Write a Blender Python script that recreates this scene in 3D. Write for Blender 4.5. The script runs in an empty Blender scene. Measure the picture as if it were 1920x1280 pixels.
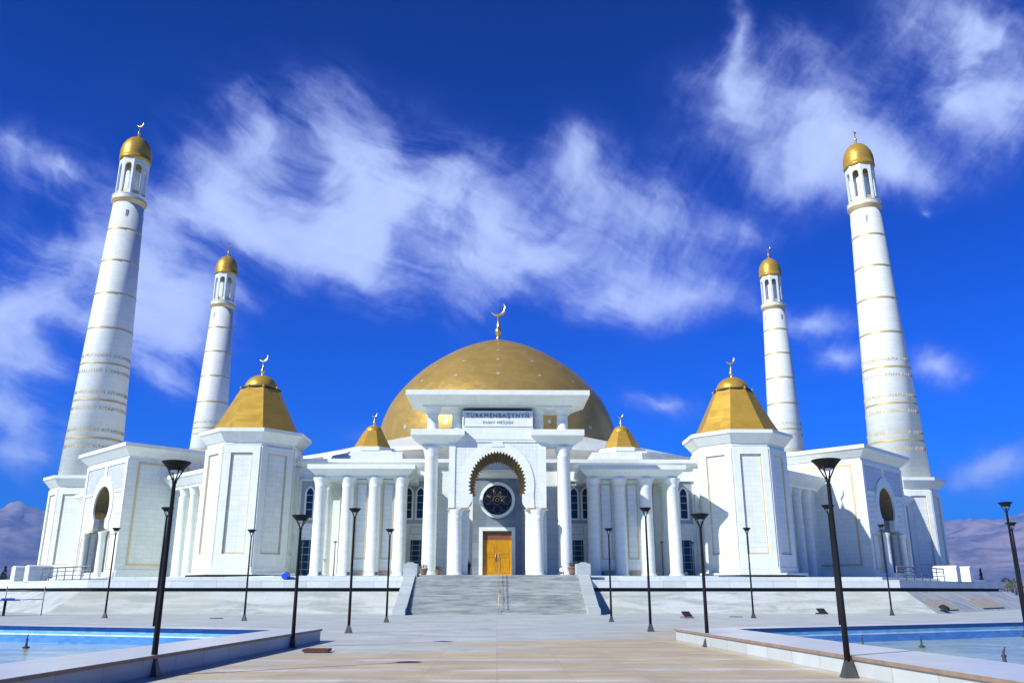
import bpy, bmesh, math, random
from mathutils import Vector, Matrix, noise
from mathutils.geometry import tessellate_polygon
R = math.radians
PI = math.pi
random.seed(7)
scene = bpy.context.scene
COL = scene.collection

# ------------------------------------------------------------------ camera
cd = bpy.data.cameras.new("camera")
cam = bpy.data.objects.new("camera", cd)
COL.objects.link(cam)
cd.sensor_width = 36.0
cd.lens = 1560.0 / 1920.0 * 36.0
cd.clip_start = 0.1
cd.clip_end = 30000.0
EYE = 1.65
PITCH, YAW = R(16.7), math.atan(26 / 1560 / math.cos(R(16.7)))
cam.location = (0, 0, EYE)
cam.rotation_euler = (R(90) + PITCH, 0, -YAW)
scene.camera = cam

# ------------------------------------------------------------------ exposure
scene.view_settings.view_transform = 'Standard'
scene.view_settings.look = 'None'
scene.view_settings.gamma = 1.0
scene.view_settings.exposure = 0.40
scene.view_settings.use_curve_mapping = False

# ------------------------------------------------------------------ sun
SUN_EL, SUN_AZ = R(36.0), R(54.5 + 180.0)          # azimuth clockwise from +Y, towards the sun
to_sun = Vector((math.sin(SUN_AZ) * math.cos(SUN_EL), math.cos(SUN_AZ) * math.cos(SUN_EL), math.sin(SUN_EL)))
sl = bpy.data.lights.new("sun", 'SUN')
sl.energy = 5.0
sl.angle = R(0.53)
sl.color = (1.0, 0.98, 0.955)
so = bpy.data.objects.new("sun", sl)
COL.objects.link(so)
so.rotation_euler = to_sun.to_track_quat('Z', 'Y').to_euler()

# ------------------------------------------------------------------ world: sky with cirrus
world = bpy.data.worlds.new("World")
scene.world = world
world.use_nodes = True
WT = world.node_tree
WT.nodes.clear()


class NT:
    """small helper to write node graphs"""
    def __init__(s, tree):
        s.t = tree

    def n(s, typ, **kw):
        nd = s.t.nodes.new(typ)
        for k, v in kw.items():
            setattr(nd, k, v)
        return nd

    def put(s, sock, v):
        if v is None:
            return
        if isinstance(v, bpy.types.NodeSocket):
            s.t.links.new(v, sock)
        else:
            if sock.type == 'RGBA' and len(v) == 3:
                v = (*v, 1.0)
            sock.default_value = v

    def m(s, op, a, b=None, c=None, clamp=False):
        nd = s.n('ShaderNodeMath', operation=op, use_clamp=clamp)
        s.put(nd.inputs[0], a)
        if b is not None:
            s.put(nd.inputs[1], b)
        if c is not None:
            s.put(nd.inputs[2], c)
        return nd.outputs[0]

    def v(s, op, a, b=None):
        nd = s.n('ShaderNodeVectorMath', operation=op)
        s.put(nd.inputs[0], a)
        if b is not None:
            s.put(nd.inputs[1], b)
        return nd.outputs['Value'] if op in ('DOT_PRODUCT', 'LENGTH') else nd.outputs[0]

    def mix(s, f, a, b, blend='MIX'):
        nd = s.n('ShaderNodeMix', data_type='RGBA', blend_type=blend, clamp_factor=True)
        s.put(nd.inputs[0], f)
        s.put(nd.inputs[6], a)
        s.put(nd.inputs[7], b)
        return nd.outputs[2]

    def noise(s, vec, scale, detail=4, rough=0.5, dist=0.0, out=0):
        nd = s.n('ShaderNodeTexNoise')
        if vec is not None:
            s.put(nd.inputs['Vector'], vec)
        nd.inputs['Scale'].default_value = scale
        nd.inputs['Detail'].default_value = detail
        nd.inputs['Roughness'].default_value = rough
        nd.inputs['Distortion'].default_value = dist
        return nd.outputs[out]

    def mapping(s, vec, loc=(0, 0, 0), rot=(0, 0, 0), sc=(1, 1, 1), typ='POINT'):
        nd = s.n('ShaderNodeMapping', vector_type=typ)
        s.put(nd.inputs[0], vec)
        nd.inputs['Location'].default_value = loc
        nd.inputs['Rotation'].default_value = rot
        nd.inputs['Scale'].default_value = sc
        return nd.outputs[0]

    def smooth(s, x, lo, hi, a=0.0, b=1.0):
        nd = s.n('ShaderNodeMapRange', interpolation_type='SMOOTHSTEP')
        s.put(nd.inputs[0], x)
        for i, q in enumerate((lo, hi, a, b)):
            nd.inputs[i + 1].default_value = q
        return nd.outputs[0]

    def xyz(s, v):
        nd = s.n('ShaderNodeSeparateXYZ')
        s.put(nd.inputs[0], v)
        return nd.outputs

    def comb(s, x, y, z=0.0):
        nd = s.n('ShaderNodeCombineXYZ')
        for i, q in enumerate((x, y, z)):
            s.put(nd.inputs[i], q)
        return nd.outputs[0]


SKY_STRENGTH = 0.087
# cirrus, each patch given in a fixed plane of directions (kilo-units right, down from the sky's reference direction)
CLOUDS = [
    # cx, cy, rx, ry, angle, weight
    (.60, .270, .30, .17, 12, .80), (.72, .390, .27, .14, 32, 1.0), (1.0, .425, .30, .11, 8, 1.0),
    (1.075, .315, .08, .10, -10, .75), (1.24, .375, .17, .085, 18, .80), (.43, .395, .15, .085, 8, 1.1),
    (.20, .490, .21, .09, 8, 1.15), (.12, .315, .22, .05, 20, 1.0), (.31, .560, .18, .08, 10, .9),
    (.67, .510, .24, .06, 24, .85), (1.14, .560, .17, .06, 22, .95), (1.29, .540, .20, .055, 4, 1.0),
    (.86, .475, .25, .08, 14, .6), (1.40, .430, .14, .05, 8, .35), (.92, .30, .10, .07, 30, .5),
    (1.385, .205, .15, .105, 8, 1.0), (1.55, .225, .15, .12, 0, 1.0), (1.475, .320, .14, .09, 8, .85),
    (1.375, .070, .028, .11, 3, .9), (1.50, .10, .10, .06, 20, .6), (1.68, .310, .16, .06, 8, 1.0),
    (1.80, .02, .20, .12, 28, 1.0), (1.88, .14, .16, .12, 40, 1.0), (1.80, .19, .09, .06, 40, .6),
    (.02, .605, .10, .065, 15, 1.6), (.04, .680, .13, .05, 5, 1.6), (.02, .77, .14, .05, 12, 1.5), (.05, .85, .15, .06, 10, 1.3),
    (.16, .600, .14, .055, 12, 1.1), (.34, .650, .11, .065, 20, 1.1), (.30, .72, .11, .05, 20, .9),
    (1.565, .650, .08, .045, 12, 1.2), (1.53, .583, .11, .03, -4, 1.3), (1.77, .690, .09, .05, 22, 1.2), (1.235, .755, .12, .03, 8, 1.2),
    (1.16, .735, .07, .024, 12, .6), (1.87, .905, .19, .06, -4, 1.4), (.66, .83, .10, .03, 0, .4), (1.745, .383, .012, .012, -40, .6),
    (.55, .42, .62, .24, 12, .30), (.13, .42, .32, .18, 12, .32), (1.50, .27, .32, .18, 5, .26), (1.84, .12, .24, .18, 35, .36),
]


def build_world():
    g = NT(WT)
    out = g.n('ShaderNodeOutputWorld')
    bg = g.n('ShaderNodeBackground')
    sky = g.n('ShaderNodeTexSky', sky_type='NISHITA')
    sky.sun_disc = False
    sky.sun_elevation = SUN_EL
    sky.sun_rotation = SUN_AZ
    sky.altitude = 400
    sky.air_density = 1.0
    sky.dust_density = 0.3
    sky.ozone_density = 3.0
    d = g.n('ShaderNodeTexCoord').outputs['Generated']
    dn = g.v('NORMALIZE', d)
    # a deep, clear, high-contrast blue: saturation and contrast of the sky colour
    hs = g.n('ShaderNodeHueSaturation')
    g.put(hs.inputs['Color'], sky.outputs[0])
    hs.inputs['Saturation'].default_value = 1.3
    hs.inputs['Hue'].default_value = 0.515
    col = g.mix(1.0, hs.outputs[0], (.01, .43, 1.42), 'MULTIPLY')
    z = g.xyz(dn)[2]
    # clearer and darker towards the zenith
    dark = g.m('MULTIPLY', g.smooth(z, 0.10, 0.66, 1.18, 0.50), g.smooth(z, .60, .80, 1.0, .5))
    col = g.mix(1.0, col, g.comb(dark, dark, dark), 'MULTIPLY')
    # fixed reference frame of directions
    cp, sp, cy, sy = math.cos(PITCH), math.sin(PITCH), math.cos(YAW), math.sin(YAW)
    F = (sy * cp, cy * cp, sp)
    RR = (cy, -sy, 0)
    U = (-sy * sp, -cy * sp, cp)
    df = g.m('MAXIMUM', g.v('DOT_PRODUCT', dn, F), 0.05)
    px = g.m('ADD', g.m('MULTIPLY', g.m('DIVIDE', g.v('DOT_PRODUCT', dn, RR), df), 1.56), 0.96)
    py = g.m('SUBTRACT', 0.64, g.m('MULTIPLY', g.m('DIVIDE', g.v('DOT_PRODUCT', dn, U), df), 1.56))
    p = g.comb(px, py, 0.0)
    # wind-drawn warp
    w = g.noise(p, 2.3, 4, .5, 0, 1)
    w2 = g.noise(p, 11.0, 4, .6, 0, 1)
    off = g.v('MULTIPLY', g.v('SUBTRACT', w, (.5, .5, .5)), (.16, .16, 0))
    off2 = g.v('MULTIPLY', g.v('SUBTRACT', w2, (.5, .5, .5)), (.035, .035, 0))
    pw = g.v('ADD', p, off)
    pb = g.v('ADD', pw, off2)
    acc = None
    for cx, cy_, rx, ry, a, wt in CLOUDS:
        mp = g.mapping(pb, loc=(cx, cy_, 0), rot=(0, 0, R(a)), sc=(rx * 1.8, ry * 1.85, 1), typ='TEXTURE')
        gr = g.n('ShaderNodeTexGradient', gradient_type='QUADRATIC_SPHERE')
        g.put(gr.inputs[0], mp)
        t = g.m('MULTIPLY', gr.outputs[1], wt * .86)
        acc = t if acc is None else g.m('ADD', acc, t)
    lump = g.smooth(g.noise(pb, 5.2, 4, .55, .4), .34, .62, .66, 1.08)
    acc = g.m('MULTIPLY', g.m('MINIMUM', acc, 1.15), lump)
    # fibres: fine noise drawn out along the wind, curling with the warp
    pf = g.v('ADD', p, g.v('MULTIPLY', g.v('SUBTRACT', w, (.5, .5, .5)), (.17, .17, 0)))

    def fibre(ang, lx, ly, sc, det=7, ro=.62, di=.5):
        return g.noise(g.mapping(pf, rot=(0, 0, R(ang)), sc=(lx, ly, 1), typ='TEXTURE'), sc, det, ro, di)
    f1 = fibre(27, .17, .040, 1.0)
    f2 = fibre(-58, .13, .040, 1.0)
    f3 = g.noise(pb, 5.0, 7, .68, .3)
    # the crossing set of fibres takes over towards the upper right
    sel = g.smooth(g.m('SUBTRACT', px, g.m('MULTIPLY', py, .6)), .35, 1.25)
    fd = g.m('ADD', g.m('MULTIPLY', f1, g.m('SUBTRACT', 1.0, g.m('MULTIPLY', sel, .6))), g.m('MULTIPLY', f2, g.m('MULTIPLY', sel, .6)))
    fb = g.m('ADD', g.m('MULTIPLY', fd, .46), g.m('MULTIPLY', f3, .54))
    fb = g.m('MULTIPLY', g.m('SUBTRACT', fb, .5), 1.95)
    edge = g.m('MULTIPLY', g.smooth(acc, 0.0, .42), g.smooth(acc, .3, 1.1, 1.0, .62))
    den = g.m('ADD', acc, g.m('MULTIPLY', fb, edge))
    op = g.smooth(den, -.02, 1.42)
    op = g.m('MULTIPLY', op, .95)
    # sunlit ice cloud: brighter in the thick parts, violet-blue in the thin fringe
    cc = g.mix(g.smooth(den, .10, 1.05), (1.0, 1.45, 7.2), (5.8, 7.0, 10.8))
    col = g.mix(op, col, cc)
    # below the horizon: pale ground
    g.put(bg.inputs[0], col)
    bg.inputs[1].default_value = SKY_STRENGTH
    WT.links.new(bg.outputs[0], out.inputs[0])


build_world()

# ------------------------------------------------------------------ materials
MATS = {}


def new_mat(name):
    m = bpy.data.materials.new(name)
    m.use_nodes = True
    t = m.node_tree
    b = t.nodes['Principled BSDF']
    MATS[name] = m
    return NT(t), b


def wall_uv(g):
    """along-wall coordinate and height of any upright face"""
    geo = g.n('ShaderNodeNewGeometry')
    t = g.n('ShaderNodeVectorMath', operation='CROSS_PRODUCT')
    g.put(t.inputs[0], geo.outputs['True Normal'])
    t.inputs[1].default_value = (0, 0, 1)
    h = g.v('DOT_PRODUCT', geo.outputs['Position'], t.outputs[0])
    return h, g.xyz(geo.outputs['Position'])[2], geo.outputs['Position']


def marble(name, col, gw=1.2, gh=0.6, joint=.82, rough=.35, line=.04, vert=True, tone=.055):
    g, b = new_mat(name)
    h, z, P = wall_uv(g)
    hx = g.m('ADD', g.m('DIVIDE', h, gw), .5)
    zx = g.m('DIVIDE', z, gh)
    jl = g.m('LESS_THAN', g.m('FRACT', zx), line / gh)
    if vert:
        jl = g.m('MAXIMUM', jl, g.m('LESS_THAN', g.m('FRACT', hx), line / gw))
    wn = g.n('ShaderNodeTexWhiteNoise', noise_dimensions='2D')
    g.put(wn.inputs['Vector'], g.comb(g.m('FLOOR', hx) if vert else 0.0, g.m('FLOOR', zx)))
    slab = g.m('ADD', g.m('MULTIPLY', wn.outputs[0], 2 * tone), 1 - tone)
    vein = g.smooth(g.noise(P, .55, 7, .68, 1.6), .36, .66, .945, 1.03)
    k = g.m('MULTIPLY', slab, vein)
    k = g.m('MULTIPLY', k, g.m('SUBTRACT', 1.0, g.m('MULTIPLY', jl, 1 - joint)))
    c = g.mix(1.0, col, g.comb(k, k, k), 'MULTIPLY')
    g.put(b.inputs['Base Color'], c)
    b.inputs['Roughness'].default_value = rough
    return MATS[name]


marble('white_marble', (.735, .78, .70), joint=.80, tone=.035)
marble('plain_marble', (.75, .795, .715), gw=2.4, gh=1.2, joint=.86, line=.02, tone=.03)
marble('shaft_marble', (.735, .78, .70), gh=.75, joint=.86, vert=False, tone=.022)
marble('tile_marble', (.69, .735, .67), gw=.42, gh=.42, joint=.84, line=.05, tone=.03)
marble('grey_marble', (.19, .22, .235), gw=.9, gh=.9, joint=.8, tone=.16, rough=.3)
marble('terrace_marble', (.61, .66, .61), gw=1.8, gh=.8, joint=.75, tone=.08)
marble('granite', (.44, .49, .46), gw=1.4, gh=.7, joint=.8, tone=.08, rough=.5)
marble('spandrel_marble', (.52, .56, .565), gw=.6, gh=.6, joint=.8, tone=.05)
marble('band_grey', (.34, .375, .395), gw=.9, gh=.9, joint=.9, tone=.06)
marble('cream_roof', (.62, .58, .50), gw=3, gh=1, joint=.9, tone=.05, rough=.6)


def simple(name, col, rough=.5, metal=0.0, var=.12, scale=3.0, bump=0.0):
    g, b = new_mat(name)
    P = g.n('ShaderNodeNewGeometry').outputs['Position']
    n = g.noise(P, scale, 5, .6)
    k = g.smooth(n, .25, .75, 1 - var, 1 + var)
    g.put(b.inputs['Base Color'], g.mix(1.0, col, g.comb(k, k, k), 'MULTIPLY'))
    b.inputs['Roughness'].default_value = rough
    b.inputs['Metallic'].default_value = metal
    if bump:
        bp = g.n('ShaderNodeBump')
        bp.inputs['Strength'].default_value = bump
        bp.inputs['Distance'].default_value = .05
        g.put(bp.inputs['Height'], n)
        g.put(b.inputs['Normal'], bp.outputs[0])
    return MATS[name]


def gold(name, col, rough, metal, gh=.55, gw=.9, tone=.10):
    g, b = new_mat(name)
    h, z, P = wall_uv(g)
    zx = g.m('DIVIDE', z, gh)
    jl = g.m('LESS_THAN', g.m('FRACT', zx), .09)
    wn = g.n('ShaderNodeTexWhiteNoise', noise_dimensions='2D')
    ang = g.m('FLOOR', g.m('DIVIDE', h, gw))
    g.put(wn.inputs['Vector'], g.comb(ang, g.m('FLOOR', zx)))
    slab = g.m('ADD', g.m('MULTIPLY', wn.outputs[0], 2 * tone), 1 - tone)
    st = g.smooth(g.noise(P, .30, 6, .62, .4), .3, .72, .88, 1.08)
    k = g.m('MULTIPLY', g.m('MULTIPLY', slab, st), g.m('SUBTRACT', 1.0, g.m('MULTIPLY', jl, .09)))
    g.put(b.inputs['Base Color'], g.mix(1.0, col, g.comb(k, k, k), 'MULTIPLY'))
    b.inputs['Metallic'].default_value = metal
    b.inputs['Specular IOR Level'].default_value = .15
    b.inputs['Specular Tint'].default_value = (1, .8, .4, 1)
    g.put(b.inputs['Roughness'], g.m('ADD', g.m('MULTIPLY', wn.outputs[0], .10), rough))
    return MATS[name]


gold('dome_gold', (.465, .31, .082), .33, .40, gh=.8, gw=1.3, tone=.025)
gold('roof_gold', (.54, .34, .055), .34, .40, gh=.45, gw=.9, tone=.035)
simple('finial_gold', (.80, .58, .22), .28, .85, .05)
simple('trim_gold', (.62, .50, .26), .45, .25, .08)
simple('band_gold', (.66, .50, .16), .4, .45, .08)
simple('mosaic_gold', (.21, .15, .045), .5, .25, .35, 4.0, .4)
simple('dome_star', (.60, .56, .42), .35, .4, .05)
simple('ochre_line', (.42, .30, .16), .6, 0, .1)
simple('lamp_metal', (.009, .010, .011), .55, 0, .15)
MATS['lamp_metal'].node_tree.nodes['Principled BSDF'].inputs['Specular IOR Level'].default_value = .22
simple('lamp_base', (.05, .053, .055), .55, 0, .2, 20)
simple('lamp_glass', (.62, .66, .70), .25, 0, .05)
simple('dark_glass', (.012, .022, .045), .06, 0, .2)
simple('rose_glass', (.006, .010, .014), .3, 0, .5, 2)
for q in ('rose_glass', 'dark_glass'):
    MATS[q].node_tree.nodes['Principled BSDF'].inputs['Specular IOR Level'].default_value = .22
simple('window_bar', (.50, .52, .55), .4, 0, .05)
simple('black_and_shade', (.012, .012, .014), .8, 0, .2)  # black parts, and shade painted into recesses
simple('dark_letters', (.05, .09, .14), .5, 0, .1)
simple('faint_letters', (.34, .37, .42), .5, 0, .1)
simple('wood_brown', (.20, .075, .02), .55, 0, .25, 6)
simple('brass', (.52, .38, .15), .4, .6, .1)
simple('rail_metal', (.16, .17, .18), .45, .4, .1)
simple('skin', (.36, .21, .14), .6, 0, .05)
simple('navy_cloth', (.015, .025, .075), .85, 0, .2)
simple('dark_cloth', (.012, .012, .016), .85, 0, .2)
simple('white_cloth', (.72, .74, .78), .85, 0, .05)
simple('terracotta', (.22, .13, .07), .75, 0, .2, 8)
simple('blue_plastic', (.01, .09, .52), .35, 0, .05)
simple('rust', (.17, .055, .022), .7, 0, .3, 14, .4)
simple('iron_cover', (.06, .06, .065), .6, .4, .25, 20)
simple('coping_edge', (.26, .185, .12), .6, 0, .2)
simple('bark', (.09, .06, .04), .9, 0, .2)
simple('tan_surface', (.44, .38, .28), .7, 0, .12, 3)


def door_wood():
    g, b = new_mat('door_wood')
    P = g.n('ShaderNodeNewGeometry').outputs['Position']
    n = g.noise(g.mapping(P, sc=(7, 7, .8)), 2.0, 5, .6, .5)
    g.put(b.inputs['Base Color'], g.mix(g.smooth(n, .3, .7), (.46, .20, .004), (.60, .30, .010)))
    b.inputs['Roughness'].default_value = .5
    b.inputs['Specular IOR Level'].default_value = .15


door_wood()


def leaf(name, col):
    g, b = new_mat(name)
    P = g.n('ShaderNodeNewGeometry').outputs['Position']
    n = g.noise(P, .9, 4, .6)
    g.put(b.inputs['Base Color'], g.mix(g.smooth(n, .3, .7), tuple(c * .6 for c in col), tuple(c * 1.5 for c in col)))
    b.inputs['Roughness'].default_value = .7


leaf('conifer_leaf', (.030, .062, .022))
leaf('bush_leaf', (.070, .105, .022))


def plaza_mat():
    g, b = new_mat('plaza_paving')
    P = g.n('ShaderNodeNewGeometry').outputs['Position']
    x, y, _ = g.xyz(P)
    # paving joints
    jx = g.m('LESS_THAN', g.m('FRACT', g.m('DIVIDE', x, 1.5)), .014)
    jy = g.m('LESS_THAN', g.m('FRACT', g.m('DIVIDE', y, 1.5)), .018)
    j = g.m('MAXIMUM', jx, jy)
    wn = g.n('ShaderNodeTexWhiteNoise', noise_dimensions='2D')
    g.put(wn.inputs['Vector'], g.comb(g.m('FLOOR', g.m('DIVIDE', x, 1.5)), g.m('FLOOR', g.m('DIVIDE', y, 1.5))))
    big = g.noise(g.mapping(P, sc=(.05, .16, 1)), 1.0, 5, .6, .4)
    mid = g.noise(g.mapping(P, sc=(.5, .9, 1)), 1.0, 6, .62, .3)
    fine = g.noise(P, 9.0, 5, .6)
    # sand-coloured stone in the nearer half of the square, grey-white granite beyond
    sand = g.m('ADD', g.m('MULTIPLY', g.m('SUBTRACT', 36.0, y), .085), g.m('MULTIPLY', g.m('SUBTRACT', big, .5), 3.4))
    sand = g.m('ADD', sand, g.m('MULTIPLY', g.m('SUBTRACT', mid, .5), 1.1))
    # more to the right than to the left
    sand = g.m('ADD', sand, g.m('MULTIPLY', g.m('MINIMUM', x, 9.0), .10))
    sand = g.smooth(sand, .15, 1.0)
    grey = (.465, .51, .48)
    tan = (.50, .42, .265)
    c = g.mix(sand, grey, tan)
    # pale laid bands crossing the square
    band = None
    for yy, hw, tilt in ((19.6, .33, .006), (17.3, .26, -.012), (22.4, .22, .01), (15.0, .3, 0)):
        dd = g.m('ABSOLUTE', g.m('SUBTRACT', y, g.m('ADD', yy, g.m('MULTIPLY', x, tilt))))
        dd = g.m('ADD', dd, g.m('MULTIPLY', g.m('SUBTRACT', mid, .5), .30))
        t = g.smooth(dd, hw * .6, hw, .75, 0)
        band = t if band is None else g.m('MAXIMUM', band, t)
    c = g.mix(g.m('MULTIPLY', band, g.smooth(mid, .32, .55)), c, (.60, .61, .62))
    k = g.m('MULTIPLY', g.smooth(mid, .25, .75, .78, 1.10), g.m('MULTIPLY', g.m('ADD', g.m('MULTIPLY', wn.outputs[0], .13), .935), g.smooth(g.noise(g.mapping(P, sc=(.9, 1.6, 1)), .55, 6, .7, 1.0), .56, .70, 1.0, .84)))
    k = g.m('MULTIPLY', k, g.smooth(fine, .3, .7, .95, 1.05))
    k = g.m('MULTIPLY', k, g.m('SUBTRACT', 1.0, g.m('MULTIPLY', j, .17)))
    c = g.mix(1.0, c, g.comb(k, k, k), 'MULTIPLY')
    g.put(b.inputs['Base Color'], c)
    b.inputs['Roughness'].default_value = .55


plaza_mat()


def ground_mat():
    g, b = new_mat('dry_ground')
    P = g.n('ShaderNodeNewGeometry').outputs['Position']
    n = g.noise(P, .012, 6, .6)
    g.put(b.inputs['Base Color'], g.mix(g.smooth(n, .35, .65), (.10, .12, .045), (.24, .20, .13)))
    b.inputs['Roughness'].default_value = .9


ground_mat()


def bank_mat():
    g, b = new_mat('bank_stone')
    h, z, P = wall_uv(g)
    x, y, zz = g.xyz(P)
    jx = g.m('LESS_THAN', g.m('FRACT', g.m('DIVIDE', x, 1.2)), .02)
    jz = g.m('LESS_THAN', g.m('FRACT', g.m('DIVIDE', g.m('ADD', y, zz), 1.1)), .025)
    n = g.noise(g.mapping(P, sc=(.25, 1, 1.2)), 1.0, 6, .65, .6)
    n2 = g.noise(P, .09, 4, .6)
    c = g.mix(g.smooth(n, .36, .62), (.31, .36, .315), (.52, .555, .525))
    c = g.mix(g.smooth(n2, .45, .62, 0, .55), c, (.44, .47, .38))
    k = g.m('SUBTRACT', 1.0, g.m('MULTIPLY', g.m('MAXIMUM', jx, jz), .20))
    g.put(b.inputs['Base Color'], g.mix(1.0, c, g.comb(k, k, k), 'MULTIPLY'))
    b.inputs['Roughness'].default_value = .5


bank_mat()


def stair_mat():
    g, b = new_mat('stair_stone')
    P = g.n('ShaderNodeNewGeometry').outputs['Position']
    n = g.noise(g.mapping(P, sc=(.35, 3.2, 3.2)), 1.0, 6, .68, .3)
    n2 = g.noise(P, .5, 5, .6)
    c = g.mix(g.smooth(n, .32, .68), (.18, .21, .19), (.42, .455, .41))
    c = g.mix(g.smooth(n2, .48, .68, 0, .4), c, (.42, .41, .34))
    g.put(b.inputs['Base Color'], c)
    b.inputs['Roughness'].default_value = .55


stair_mat()


def pool_mats():
    g, b = new_mat('pool_tile')
    h, z, P = wall_uv(g)
    x, y, zz = g.xyz(P)
    d = .15
    hx = g.m('FLOOR', g.m('DIVIDE', g.m('ADD', h, 0), .30))
    wn = g.n('ShaderNodeTexWhiteNoise', noise_dimensions='2D')
    g.put(wn.inputs['Vector'], g.comb(hx, g.m('FLOOR', g.m('DIVIDE', z, .1))))
    k = g.m('ADD', g.m('MULTIPLY', wn.outputs[0], .3), .85)
    dark = (.012, .05, .20)
    cyan = (.15, .43, .66)
    blue = (.08, .25, .60)
    c = g.mix(g.m('GREATER_THAN', z, .26), cyan, dark)
    c = g.mix(g.m('LESS_THAN', z, .12), c, blue)
    ln = g.m('LESS_THAN', g.m('ABSOLUTE', g.m('SUBTRACT', z, .13)), .025)
    c = g.mix(ln, c, (.62, .70, .80))
    g.put(b.inputs['Base Color'], g.mix(1.0, c, g.comb(k, k, k), 'MULTIPLY'))
    b.inputs['Roughness'].default_value = .2
    g, b = new_mat('pool_floor')
    P = g.n('ShaderNodeNewGeometry').outputs['Position']
    n = g.noise(P, .7, 5, .6)
    g.put(b.inputs['Base Color'], g.mix(g.smooth(n, .35, .65), (.34, .50, .46), (.52, .60, .54)))
    g, b = new_mat('pool_water')
    P = g.n('ShaderNodeNewGeometry').outputs['Position']
    n = g.noise(g.mapping(P, sc=(1, 1.5, 1)), 4.5, 5, .6, .8)
    n2 = g.noise(g.mapping(P, sc=(.45, 1.1, 1)), .8, 6, .65, .8)
    bp = g.n('ShaderNodeBump')
    bp.inputs['Strength'].default_value = .30
    bp.inputs['Distance'].default_value = .05
    g.put(bp.inputs['Height'], g.m('ADD', n, g.m('MULTIPLY', n2, .8)))
    c = g.mix(g.smooth(n2, .36, .64), (.25, .37, .32), (.46, .56, .47))
    g.put(b.inputs['Base Color'], c)
    b.inputs['Roughness'].default_value = .10
    b.inputs['IOR'].default_value = 1.14
    g.put(b.inputs['Normal'], bp.outputs[0])


pool_mats()


def rock_mat():
    g, b = new_mat('mountain_rock')
    P = g.n('ShaderNodeNewGeometry').outputs['Position']
    n = g.noise(g.mapping(P, sc=(1, 1, 3)), .004, 8, .65, .5)
    n2 = g.noise(P, .0012, 5, .6)
    c = g.mix(g.smooth(n, .32, .68), (.10, .08, .075), (.40, .32, .26))
    c = g.mix(g.smooth(n2, .5, .65, 0, .6), c, (.46, .34, .27))
    g.put(b.inputs['Base Color'], c)
    b.inputs['Roughness'].default_value = .95


rock_mat()

# ------------------------------------------------------------------ mesh helpers


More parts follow.
